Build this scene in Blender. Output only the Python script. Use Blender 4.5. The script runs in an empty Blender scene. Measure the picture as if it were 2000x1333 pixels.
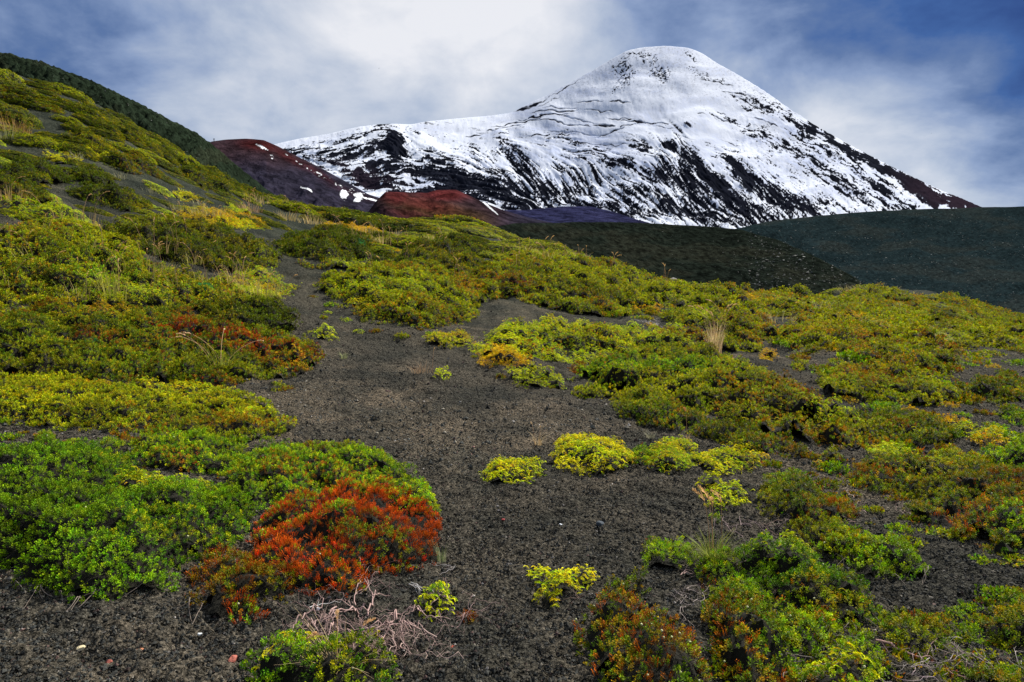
import bpy, math, random
import numpy as np
from mathutils import Vector, Matrix
rng = np.random.default_rng(7); random.seed(7)
SC = bpy.context.scene; COL = SC.collection
F = 1333.0; CAMZ = 1.6; HOR = 560.0
PITCH = math.atan((666.5 - HOR) / F)

# ------------------------------------------------------------------ camera
cd = bpy.data.cameras.new('camera'); cam = bpy.data.objects.new('camera', cd); COL.objects.link(cam)
cd.sensor_width = 36; cd.lens = 36 * F / 2000; cd.clip_start = .05; cd.clip_end = 40000
cam.location = (0, 0, CAMZ); cam.rotation_euler = (math.pi / 2 - PITCH, 0, 0)
SC.camera = cam
def ray(px, py):
    """world direction through a photo pixel, scaled to Y = 1 (returns x/y, z/y)"""
    px = np.asarray(px, float); py = np.asarray(py, float)
    u = (px - 1000) / F; v = (666.5 - py) / F
    c, s = math.cos(PITCH), math.sin(PITCH)
    y = c + v * s; z = -s + v * c
    return u / y, z / y
def to_px(X, Y, Z):
    c, s = math.cos(PITCH), math.sin(PITCH)
    z = np.asarray(Z) - CAMZ
    d = Y * c - z * s; v = Y * s + z * c
    return 1000 + F * X / d, 666.5 - F * v / d

# ------------------------------------------------------------------ noise
def _h(ix, iy, seed):
    n = (ix.astype(np.int64) * 374761393 + iy.astype(np.int64) * 668265263 + seed * 1274126177) & 0xffffffff
    n = ((n ^ (n >> 13)) * 1274126177) & 0xffffffff
    return ((n ^ (n >> 16)) & 0xffffff) / float(0xffffff)
def vn(x, y, seed=0):
    x = np.asarray(x, float); y = np.asarray(y, float)
    ix = np.floor(x); iy = np.floor(y); fx = x - ix; fy = y - iy
    fx = fx * fx * fx * (fx * (fx * 6 - 15) + 10); fy = fy * fy * fy * (fy * (fy * 6 - 15) + 10)
    a = _h(ix, iy, seed); b = _h(ix + 1, iy, seed); c = _h(ix, iy + 1, seed); d = _h(ix + 1, iy + 1, seed)
    return (a * (1 - fx) + b * fx) * (1 - fy) + (c * (1 - fx) + d * fx) * fy
def fbm(x, y, seed=0, oc=4, g=.5):
    t = 0; a = 1; n = 0
    for k in range(oc):
        t = t + a * vn(x * 2 ** k + k * 17.3, y * 2 ** k - k * 9.1, seed + k * 31); n += a; a *= g
    return t / n
def sstep(a, b, x):
    t = np.clip((x - a) / (b - a), 0, 1); return t * t * (3 - 2 * t)

# ------------------------------------------------------------------ mesh helpers
def mesh_np(name, V, Fc, col=None, smooth=False, mats=(), mi=None):
    V = np.ascontiguousarray(V, np.float32).reshape(-1, 3); Fc = np.ascontiguousarray(Fc, np.int32)
    me = bpy.data.meshes.new(name); k = Fc.shape[1]; n = len(Fc)
    me.vertices.add(len(V)); me.vertices.foreach_set('co', V.ravel())
    me.loops.add(n * k); me.loops.foreach_set('vertex_index', Fc.ravel())
    me.polygons.add(n); me.polygons.foreach_set('loop_start', np.arange(0, n * k, k, dtype=np.int32))
    me.update(calc_edges=True)
    me.polygons.foreach_set('use_smooth', np.full(n, smooth))
    if col is not None:
        a = me.attributes.new('col', 'FLOAT_COLOR', 'POINT')
        c = np.ones((len(V), 4), np.float32); c[:, :3] = np.asarray(col).reshape(-1, 3); a.data.foreach_set('color', c.ravel())
    for m in mats: me.materials.append(m)
    if mi is not None: me.polygons.foreach_set('material_index', np.asarray(mi, np.int32))
    me.update(); return me
def link(name, me, parent=None, loc=(0, 0, 0)):
    o = bpy.data.objects.new(name, me); COL.objects.link(o); o.location = loc
    if parent is not None: o.parent = parent
    return o
def tag(o, label=None, cat=None, group=None, kind=None):
    if label: o['label'] = label
    if cat: o['category'] = cat
    if group: o['group'] = group
    if kind: o['kind'] = kind
    return o
def grid_faces(nr, nc):
    i = np.arange(nr - 1)[:, None] * nc + np.arange(nc - 1)[None]; i = i.ravel()
    return np.stack([i, i + 1, i + nc + 1, i + nc], 1)

# ------------------------------------------------------------------ materials
def mat(name):
    m = bpy.data.materials.new(name); m.use_nodes = True; nt = m.node_tree
    b = nt.nodes['Principled BSDF']; return m, nt, b
def N(nt, t, **k):
    n = nt.nodes.new(t)
    for a, v in k.items():
        if a.startswith('i_'): n.inputs[a[2:].replace('_', ' ')].default_value = v
        else: setattr(n, a, v)
    return n
def leaf_mat(name, trans=.3):
    m, nt, b = mat(name); L = nt.links.new
    at = N(nt, 'ShaderNodeAttribute', attribute_name='col')
    L(at.outputs['Color'], b.inputs['Base Color']); b.inputs['Roughness'].default_value = .65
    b.inputs['Specular IOR Level'].default_value = .08
    tr = N(nt, 'ShaderNodeBsdfTranslucent'); L(at.outputs['Color'], tr.inputs['Color'])
    mx = N(nt, 'ShaderNodeMixShader'); mx.inputs[0].default_value = trans
    L(b.outputs[0], mx.inputs[1]); L(tr.outputs[0], mx.inputs[2]); L(mx.outputs[0], nt.nodes['Material Output'].inputs[0])
    return m
M_LEAF = leaf_mat('leaf', .2)
M_GRASS = leaf_mat('grass_blade', .35)
def plain_attr(name, rough=.9, bump=None, spec=.2):
    m, nt, b = mat(name); L = nt.links.new
    at = N(nt, 'ShaderNodeAttribute', attribute_name='col'); b.inputs['Roughness'].default_value = rough
    b.inputs['Specular IOR Level'].default_value = spec
    L(at.outputs['Color'], b.inputs['Base Color'])
    if bump:
        tc = N(nt, 'ShaderNodeTexCoord'); prev = None
        for sc, st, dist in bump:
            n = N(nt, 'ShaderNodeTexNoise', i_Scale=sc, i_Detail=6.0, i_Roughness=.65); L(tc.outputs['Object'], n.inputs['Vector'])
            bp = N(nt, 'ShaderNodeBump', i_Strength=st, i_Distance=dist); L(n.outputs[0], bp.inputs['Height'])
            if prev: L(prev.outputs[0], bp.inputs['Normal'])
            prev = bp
        L(prev.outputs[0], b.inputs['Normal'])
    return m
M_LITTER = plain_attr('shrub_litter', 1, [(60, 1, .02)])
M_WOOD = plain_attr('dead_wood', .75, [(90, .5, .003)])
M_STONE = plain_attr('stone', .85, [(25, .6, .02)])
def scoria_mat():
    m, nt, b = mat('black_scoria'); L = nt.links.new
    tc = N(nt, 'ShaderNodeTexCoord')
    def noise(sc, det=5.0, ro=.6):
        n = N(nt, 'ShaderNodeTexNoise', i_Scale=sc, i_Detail=det, i_Roughness=ro); L(tc.outputs['Object'], n.inputs['Vector']); return n
    big = noise(.9, 4.0, .6); fine = noise(55.0, 4.0, .7); mid = noise(9.0, 4.0, .6)
    at = N(nt, 'ShaderNodeAttribute', attribute_name='col')
    r1 = N(nt, 'ShaderNodeValToRGB'); e = r1.color_ramp.elements
    e[0].position = .38; e[0].color = (.004, .0045, .004, 1); e[1].position = .70; e[1].color = (.15, .142, .13, 1)
    L(fine.outputs[0], r1.inputs[0])
    r2 = N(nt, 'ShaderNodeValToRGB'); e = r2.color_ramp.elements
    e[0].position = .38; e[0].color = (.76, .77, .68, 1); e[1].position = .68; e[1].color = (1.68, 1.5, 1.22, 1)
    L(big.outputs[0], r2.inputs[0])
    mul = N(nt, 'ShaderNodeMix', data_type='RGBA', blend_type='MULTIPLY'); mul.inputs[0].default_value = 1
    L(r1.outputs[0], mul.inputs[6]); L(r2.outputs[0], mul.inputs[7])
    mul2 = N(nt, 'ShaderNodeMix', data_type='RGBA', blend_type='MULTIPLY'); mul2.inputs[0].default_value = 1
    L(mul.outputs[2], mul2.inputs[6]); L(at.outputs['Color'], mul2.inputs[7])
    L(mul2.outputs[2], b.inputs['Base Color'])
    b.inputs['Roughness'].default_value = 1.; b.inputs['Specular IOR Level'].default_value = .05
    vo = N(nt, 'ShaderNodeTexVoronoi', i_Scale=70.0); L(tc.outputs['Object'], vo.inputs['Vector'])
    b1 = N(nt, 'ShaderNodeBump', i_Strength=1.0, i_Distance=.04, invert=True); L(vo.outputs['Distance'], b1.inputs['Height'])
    b2 = N(nt, 'ShaderNodeBump', i_Strength=.9, i_Distance=.03); L(fine.outputs[0], b2.inputs['Height']); L(b1.outputs[0], b2.inputs['Normal'])
    b3 = N(nt, 'ShaderNodeBump', i_Strength=.8, i_Distance=.08); L(mid.outputs[0], b3.inputs['Height']); L(b2.outputs[0], b3.inputs['Normal'])
    L(b3.outputs[0], b.inputs['Normal'])
    return m
M_SCORIA = scoria_mat()
def far_scree_mat(name, sc, dist, spk=.66):
    """dark scree of a slope further off: base colour comes from the mesh, scattered paler stones from noise"""
    m, nt, b = mat(name); L = nt.links.new; tc = N(nt, 'ShaderNodeTexCoord')
    at = N(nt, 'ShaderNodeAttribute', attribute_name='col')
    n = N(nt, 'ShaderNodeTexNoise', i_Scale=sc, i_Detail=5.0, i_Roughness=.75); L(tc.outputs['Object'], n.inputs['Vector'])
    r = N(nt, 'ShaderNodeValToRGB'); e = r.color_ramp.elements
    e[0].position = .4; e[0].color = (.45, .45, .45, 1); e[1].position = spk; e[1].color = (1.9, 1.9, 1.9, 1)
    L(n.outputs[0], r.inputs[0])
    mul = N(nt, 'ShaderNodeMix', data_type='RGBA', blend_type='MULTIPLY'); mul.inputs[0].default_value = 1
    L(r.outputs[0], mul.inputs[6]); L(at.outputs['Color'], mul.inputs[7]); L(mul.outputs[2], b.inputs['Base Color'])
    b.inputs['Roughness'].default_value = 1.; b.inputs['Specular IOR Level'].default_value = .0
    bp = N(nt, 'ShaderNodeBump', i_Strength=.8, i_Distance=dist); L(n.outputs[0], bp.inputs['Height']); L(bp.outputs[0], b.inputs['Normal'])
    return m
M_HILL = far_scree_mat('hill_scree', 1.2, .5)
M_CONE = far_scree_mat('cinder', .06, 6, .75)
M_SNOW = plain_attr('snow_and_rock', 1., None, .0)

# ------------------------------------------------------------------ ground shape
CP = [(0,1333,2.6),(500,1333,2.75),(1000,1333,2.85),(1500,1333,2.85),(2000,1333,2.8),
 (0,1100,3.6),(500,1100,3.85),(1000,1100,4.05),(1500,1100,4.1),(2000,1100,4.1),
 (0,900,5.1),(500,900,5.8),(1000,900,6.3),(1500,900,6.5),(2000,900,6.7),
 (0,750,7.8),(500,750,9.0),(1000,750,10.),(1500,750,11.),(2000,750,12.),
 (0,650,10.2),(500,650,12.8),(1000,650,15.),(1500,650,17.5),(2000,670,21.),
 (0,560,13.),(500,550,17.5),(1000,560,22.),(1300,590,23.),(1600,600,26.),
 (0,450,16.5),(0,350,21.),(0,250,28.),(0,140,41.),
 (200,430,20.),(200,300,29.),(200,212,44.),(400,450,22.5),(400,400,29.),(400,346,50.),
 (560,480,23.),(600,450,31.),(600,419,54.),(740,490,26.),(800,468,34.),(800,447,58.),
 (900,480,34.),(950,463,46.),(960,451,56.),(1100,490,39.),(1250,538,33.),(1450,575,33.),(1650,572,42.),(1700,600,35.),
 (1800,594,52.),(2000,655,38.),(2000,636,52.),
 (-350,1333,2.4),(-350,900,4.5),(-350,560,11.),(-350,250,22.),(-350,20,38.),
 (2350,1333,2.7),(2350,900,6.6),(2350,720,19.),(2350,660,48.)]
XT = [(.075,60,1.2),(.19,60,-4),(.35,60,-8),(.5,62,-6.),(.18,48,1.2),(.1,75,-3),(-.03,80,4.),(-.15,85,3.5),(-.3,85,5.5),(-.45,85,10),(-.6,80,14),
      (.75,75,-9),(.55,75,-9),(-.85,80,16.), (1.1,75,-12),(-1.5,1.5,.25),(-1.5,3,.75),(-1.5,6,1.9),(-1.5,12,4.6),(-1.5,25,9.5),(-1.5,60,18),(-1.15,1.5,.2),(-1.15,3,.5),(-1.15,6,1.3),(1.5,1.5,-.1),(1.5,3,-.2),(1.5,6,-.5),(1.5,15,-1.8),(1.5,35,-6),(0,1.5,0),(-.6,1.5,.1),(.6,1.5,-.05),(.4,48,-3.2),(.28,46,-2.2)]
_a = []; _l = []; _z = []
for px, py, Y in CP:
    a, e = ray(px, py); _a.append(float(a)); _l.append(math.log(Y)); _z.append(CAMZ + float(e) * Y)
for a, Y, z in XT: _a.append(a); _l.append(math.log(Y)); _z.append(z)
_a = np.array(_a); _l = np.array(_l); _z = np.array(_z)
KA = 2.2
def _phi(r2): return .5 * r2 * np.log(r2 + 1e-9)
def _solve():
    n = len(_a); P = np.stack([np.ones(n), _a, _l], 1)
    r2 = (KA * (_a[:, None] - _a)) ** 2 + (_l[:, None] - _l) ** 2
    A = np.zeros((n + 3, n + 3)); A[:n, :n] = _phi(r2) + np.eye(n) * .004; A[:n, n:] = P; A[n:, :n] = P.T
    return np.linalg.solve(A, np.r_[_z, 0, 0, 0])
_w = _solve()
def base_z(a, l):
    sh = np.shape(a); a = np.ravel(a); l = np.ravel(l); out = np.empty(len(a))
    for i in range(0, len(a), 40000):
        aa = a[i:i + 40000]; ll = l[i:i + 40000]
        r2 = (KA * (aa[:, None] - _a)) ** 2 + (ll[:, None] - _l) ** 2
        out[i:i + 40000] = _phi(r2) @ _w[:-3] + _w[-3] + _w[-2] * aa + _w[-1] * ll
    return out.reshape(sh)
# tabulated for speed
GA = np.linspace(-1.5, 1.5, 361); GL = np.linspace(math.log(1.5), math.log(90), 421)
_T = base_z(*np.meshgrid(GA, GL))
def gz(x, y, rough=True):
    x = np.asarray(x, float); y = np.asarray(y, float)
    yy = np.clip(y, 1.9, 89); w = np.where(y > 1.9, yy, np.sqrt((np.minimum(y, 1.9) - 1.9) ** 2 * .5 + 3.6))
    a = np.clip(x / w, -1.499, 1.499); l = np.log(yy)
    fa = (a - GA[0]) / (GA[1] - GA[0]); fl = np.clip((l - GL[0]) / (GL[1] - GL[0]), 0, 419.999)
    ia = np.clip(fa.astype(int), 0, 359); il = fl.astype(int); fa = fa - ia; fl = fl - il
    z = (_T[il, ia] * (1 - fa) + _T[il, ia + 1] * fa) * (1 - fl) + (_T[il + 1, ia] * (1 - fa) + _T[il + 1, ia + 1] * fa) * fl
    if rough:
        z = z + (fbm(x * .7, y * .7, 3, 3) - .5) * .16 * np.clip(y / 6, .4, 2.2)
    return z
def hit(px, py):
    """where the view ray of a photo pixel meets the ground"""
    px = np.atleast_1d(np.asarray(px, float)); py = np.atleast_1d(np.asarray(py, float))
    a, e = ray(px, py); Y = np.exp(np.linspace(math.log(2.0), math.log(62), 700))
    X = a[:, None] * Y; d = CAMZ + e[:, None] * Y - gz(X, np.broadcast_to(Y, X.shape))
    k = np.where((d < 0).any(1), (d < 0).argmax(1), d.argmin(1))
    y = Y[k]; x = a * y
    return x, y
def build_ground():
    a = np.r_[np.linspace(-2.0, -.86, 60)[:-1], np.linspace(-.86, .86, 640), np.linspace(.86, 2.0, 60)[1:]]
    y = np.r_[np.linspace(-9, 1.85, 30)[:-1], np.exp(np.linspace(math.log(1.85), math.log(85), 760))]
    A, Y = np.meshgrid(a, y); W = np.where(Y > 1.9, Y, np.sqrt((np.minimum(Y, 1.9) - 1.9) ** 2 * 4 + 3.6)); X = A * W
    Z = gz(X, Y)
    fade = np.clip(12 / np.maximum(Y, 1), 0, 1)
    Z = Z + (fbm(X * 5, Y * 5, 11, 3) - .5) * .07 + (fbm(X * 22, Y * 22, 12, 3) - .5) * .045 * fade
    # tint: pinkish brown dust in some hollows, greenish black further off
    n = fbm(X * .5, Y * .5, 21, 4); n2 = fbm(X * 2.3, Y * 2.3, 22, 4)
    dust = (sstep(.5, .7, n * .5 + n2 * .5))[..., None]
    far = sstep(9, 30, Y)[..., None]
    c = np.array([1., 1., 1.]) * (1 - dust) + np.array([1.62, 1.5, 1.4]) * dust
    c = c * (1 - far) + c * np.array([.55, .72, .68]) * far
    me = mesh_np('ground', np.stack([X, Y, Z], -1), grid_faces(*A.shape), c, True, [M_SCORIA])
    tag(link('ground', me), kind='structure')
    # wide dark lava plain that carries on below and beyond every hill
    g = np.linspace(-1, 1, 60); g = np.sign(g) * np.abs(g) ** 2 * 16000; X, Y = np.meshgrid(g, g)
    Z = -14 + (fbm(X / 900, Y / 900, 5, 3) - .5) * 6
    me = mesh_np('terrain', np.stack([X, Y, Z], -1), grid_faces(60, 60), np.tile([.03, .034, .03], (3600, 1)), True, [M_CONE])
    tag(link('terrain', me), kind='structure')
build_ground()

# ------------------------------------------------------------------ plants: sprig templates
def leaf_quad(base, d, up, L, W):
    s = np.cross(d, up); s /= np.linalg.norm(s) + 1e-9
    m = base + d * L * .55
    return [base, m + s * W * .5 - up * L * .03, base + d * L, m - s * W * .5 - up * L * .03]
PB = {'cushion': .60, 'dark': .62, 'olivered': .82, 'lush': .80, 'green': .86, 'olive': .88, 'bright': .78, 'rust': .75}
def sprig(kind, n, r):
    V = []; T = []
    for i in range(n):
        t = (i + .5) / n; az = i * 2.39996 + r.random() * .7
        if kind == 'leafy':
            el = math.radians(10 + 55 * t + r.normal() * 10)
            p = np.array([r.normal() * .08, r.normal() * .08, .12 + .68 * t]); q_ = (14 / n) ** .6; L = .42 * (1 - .25 * t) * q_; W = .19 * q_; p = np.array([r.normal() * .13, r.normal() * .13, .12 + .68 * t]) if n > 20 else p
        elif kind == 'spiky':
            p0 = (i % 4); q_ = (14 / n) ** .5; el = math.radians(52 + r.random() * 25); t = ((i // 4) + .5) / max(1, n // 4)
            p = np.array([.17 * math.cos(p0 * 1.57), .17 * math.sin(p0 * 1.57), .05 + .8 * t * (.75 + .25 * ((p0 * 7 % 4) / 3))]) ; L = .3 * q_; W = .12 * q_
        else:  # creeper
            s = t * 1.1; p = np.array([s * .9, .12 * math.sin(s * 5), .25 + .45 * math.sin(s * 2.2)])
            az = (1 if i % 2 else -1) * (1.1 + r.random() * .5); el = math.radians(20 + 40 * r.random()); L = .3 * (1.15 - .5 * t) * (14 / n) ** .35; W = .13 * (14 / n) ** .35
        d = np.array([math.cos(az) * math.cos(el), math.sin(az) * math.cos(el), math.sin(el)])
        up = np.array([-math.cos(az) * math.sin(el), -math.sin(az) * math.sin(el), math.cos(el)])
        V += leaf_quad(p, d, up, L, W); T += [t * .7, t * .8 + .1, t * .8 + .2, t * .8 + .1]
    return np.array(V), np.array(T)
_r = np.random.default_rng(3)
TPL = {(k, n): [sprig(k, n, _r) for _ in range(4)] for k in ('leafy', 'spiky', 'creeper') for n in (26, 16, 9, 6)}
def instance(tpl, P, S, yaw, nrm, chi, clo):
    """copies of one template: P positions, S sizes, yaw angles, nrm up directions, colours of tip and foot"""
    V, T = tpl; n = len(P)
    z = nrm / np.linalg.norm(nrm, axis=1, keepdims=True)
    x = np.stack([np.cos(yaw), np.sin(yaw), np.zeros(n)], 1); x -= z * (x * z).sum(1, keepdims=True); x /= np.linalg.norm(x, axis=1, keepdims=True)
    y = np.cross(z, x)
    W = (V[None, :, 0, None] * x[:, None] + V[None, :, 1, None] * y[:, None] + V[None, :, 2, None] * z[:, None]) * S[:, None, None] + P[:, None]
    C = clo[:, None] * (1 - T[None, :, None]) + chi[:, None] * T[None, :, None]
    return W.reshape(-1, 3), C.reshape(-1, 3)

# palettes: list of (weight, tip colour, foot colour, template kind)
G = {
 'green':  [(.45, (.10,.20,.012), (.035,.085,.008), 'leafy'), (.3, (.17,.25,.012), (.05,.09,.008), 'leafy'), (.2, (.055,.14,.014), (.02,.06,.008), 'leafy'), (.05, (.18,.09,.02), (.08,.05,.01), 'leafy')],
 'lush':   [(.45, (.095,.19,.010), (.03,.07,.006), 'leafy'), (.3, (.05,.13,.012), (.018,.05,.006), 'leafy'), (.25, (.19,.25,.012), (.06,.09,.008), 'leafy')],
 'olive':  [(.4, (.19,.22,.010), (.06,.08,.006), 'leafy'), (.3, (.12,.17,.010), (.04,.06,.006), 'leafy'), (.15, (.19,.20,.010), (.10,.11,.008), 'creeper'), (.15, (.24,.13,.012), (.09,.06,.006), 'spiky')],
 'olivered':[(.38, (.14,.17,.010), (.045,.06,.006), 'leafy'), (.34, (.07,.12,.012), (.025,.05,.006), 'leafy'), (.18, (.17,.14,.012), (.07,.06,.006), 'leafy'), (.10, (.20,.06,.012), (.08,.03,.006), 'spiky')],
 'dark':   [(.5, (.06,.09,.006), (.022,.045,.005), 'leafy'), (.3, (.12,.16,.008), (.035,.06,.005), 'leafy'), (.2, (.15,.11,.010), (.05,.04,.005), 'leafy')],
 'cushion':[(.6, (.075,.115,.004), (.022,.04,.003), 'leafy'), (.25, (.13,.15,.006), (.04,.06,.004), 'leafy'), (.15, (.22,.22,.008), (.07,.08,.005), 'leafy')],
 'bright': [(.55, (.19,.24,.010), (.07,.12,.006), 'leafy'), (.45, (.19,.22,.010), (.10,.14,.008), 'creeper')],
 'yellow': [(.5, (.38,.38,.010), (.20,.22,.010), 'creeper'), (.35, (.26,.31,.010), (.12,.17,.010), 'creeper'), (.15, (.33,.24,.015), (.25,.17,.01), 'creeper')],
 'lime':   [(.6, (.27,.34,.010), (.12,.19,.008), 'creeper'), (.3, (.16,.27,.010), (.09,.15,.010), 'creeper'), (.1, (.30,.26,.015), (.2,.2,.01), 'creeper')],
 'gold':   [(.6, (.36,.24,.012), (.22,.16,.01), 'creeper'), (.4, (.23,.20,.012), (.16,.15,.01), 'creeper')],
 'red':    [(.5, (.20,.034,.010), (.07,.02,.008), 'spiky'), (.2, (.20,.05,.012), (.06,.03,.008), 'spiky'), (.06, (.30,.022,.015), (.1,.015,.01), 'spiky'), (.24, (.10,.14,.012), (.04,.06,.008), 'leafy')],
 'rust':   [(.4, (.17,.05,.012), (.06,.025,.007), 'spiky'), (.35, (.15,.12,.010), (.05,.045,.006), 'leafy'), (.25, (.09,.13,.010), (.03,.05,.006), 'leafy')],
 'teal':   [(1., (.022,.11,.15), (.02,.09,.04), 'leafy')],
}
def inside(poly, x, y):
    c = np.zeros(len(x), bool); d = np.full(len(x), 1e9)
    n = len(poly)
    for i in range(n):
        x1, y1 = poly[i]; x2, y2 = poly[(i + 1) % n]
        cond = ((y1 > y) != (y2 > y))
        c ^= cond & (x < (x2 - x1) * (y - y1) / (y2 - y1 + 1e-12) + x1)
        ex, ey = x2 - x1, y2 - y1; t = np.clip(((x - x1) * ex + (y - y1) * ey) / (ex * ex + ey * ey + 1e-12), 0, 1)
        d = np.minimum(d, np.hypot(x - x1 - t * ex, y - y1 - t * ey))
    return np.where(c, d, -d)
def pick(pal, x, y, r, sc, accents, X0):
    """choose colour rows for each sprig, in patches"""
    n = len(x)
    u = .55 * np.clip((fbm(x * sc, y * sc, 41, 3) - .25) / .5, 0, .999) + .45 * r.random(n); u = np.clip((u - .12) / .76, 0, .9999)
    rows = [(w, hi, lo, k) for w, hi, lo, k in G[pal]]
    cum = np.cumsum([q[0] for q in rows]); cum /= cum[-1]
    idx = np.searchsorted(cum, u)
    for (ax, ay, ar, ap) in accents:
        p = np.exp(-((x - ax) ** 2 + (y - ay) ** 2) / ar ** 2) * 1.1
        p = p * sstep(.3, .55, fbm(x * 3, y * 3, 77, 3)) * 1.6
        sel = r.random(n) < p; off = len(rows)
        rows += [(0, hi, lo, k) for w, hi, lo, k in G[ap]]
        c2 = np.cumsum([q[0] for q in G[ap]]); c2 = c2 / c2[-1]
        idx = np.where(sel, off + np.searchsorted(c2, r.random(n) * .9999), idx)
    return idx, rows
HI = np.array([3.5, 2.95, .45]); LO = np.array([.8, .72, .35])  # lifts tips, lowers feet: contrast of lit tops and dark gaps put into leaf colour
def foliage(x, y, z, nrm, size, nl, pal, r, patch=1.2, accents=(), bright=1.):
    """all sprigs of one plant as arrays"""
    idx, rows = pick(pal, x, y, r, patch, accents, 0)
    Vs = []; Cs = []; var = r.integers(0, 4, len(x)); n = len(x)
    br = (.6 + .7 * r.random(n)) * (.45 + 1.1 * fbm(x * 3.1 + 9, y * 3.1, 55, 3)) * bright * PB.get(pal, 1.)
    S = size * (.65 + .7 * r.random(n)); yaw = r.random(n) * 6.283
    nn = nrm + r.normal(size=(n, 3)) * .3
    P = np.stack([x, y, z], 1)
    for k, (w, hi, lo, kind) in enumerate(rows):
        for v in range(4):
            s = (idx == k) & (var == v)
            if not s.any(): continue
            b = br[s][:, None]
            jit = 1 + r.normal(size=(s.sum(), 3)) * np.array([.14, .08, .1])
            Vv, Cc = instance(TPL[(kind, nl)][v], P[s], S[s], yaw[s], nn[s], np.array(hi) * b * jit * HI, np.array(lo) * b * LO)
            Vs.append(Vv); Cs.append(np.clip(Cc, 0, 1))
    V = np.concatenate(Vs); C = np.concatenate(Cs)
    return V, C, np.arange(len(V)).reshape(-1, 4)

def tube(pts, rad, sides=5):
    """tapered tube along a polyline -> verts, quads"""
    pts = np.asarray(pts, float); n = len(pts); rad = np.broadcast_to(np.asarray(rad, float), (n,))
    t = np.gradient(pts, axis=0); t /= np.linalg.norm(t, axis=1, keepdims=True) + 1e-9
    ref = np.where(np.abs(t[:, 2:3]) > .9, [[1., 0, 0]], [[0, 0, 1.]]); s = np.cross(t, ref); s /= np.linalg.norm(s, axis=1, keepdims=True) + 1e-9; u = np.cross(s, t)
    an = np.arange(sides) * 2 * math.pi / sides
    V = pts[:, None] + rad[:, None, None] * (np.cos(an)[None, :, None] * s[:, None] + np.sin(an)[None, :, None] * u[:, None])
    i = np.arange(n - 1)[:, None] * sides; j = np.arange(sides)[None]; k = (j + 1) % sides
    Fq = np.stack([i + j, i + k, i + sides + k, i + sides + j], -1).reshape(-1, 4)
    return V.reshape(-1, 3), Fq
def join(parts):
    V = []; Fq = []; C = []; o = 0
    for p in parts:
        V.append(p[0]); Fq.append(p[1] + o); o += len(p[0])
        if len(p) > 2: C.append(np.broadcast_to(p[2], (len(p[0]), 3)))
    return np.concatenate(V), np.concatenate(Fq), (np.concatenate(C) if C else None)
ICO = None
def ball():
    global ICO
    if ICO is None:
        import bmesh
        bm = bmesh.new(); bmesh.ops.create_uvsphere(bm, u_segments=8, v_segments=5, radius=1)
        V = np.array([v.co[:] for v in bm.verts]); Fq = []
        for f in bm.faces:
            q = [v.index for v in f.verts]; Fq.append(q + [q[-1]] if len(q) == 3 else q)
        tri = []
        for f in bm.faces:
            q = [v.index for v in f.verts]
            for k in range(1, len(q) - 1): tri.append([q[0], q[k], q[k + 1]])
        bm.free(); ICO = (V, np.array(tri))
    return ICO

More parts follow.
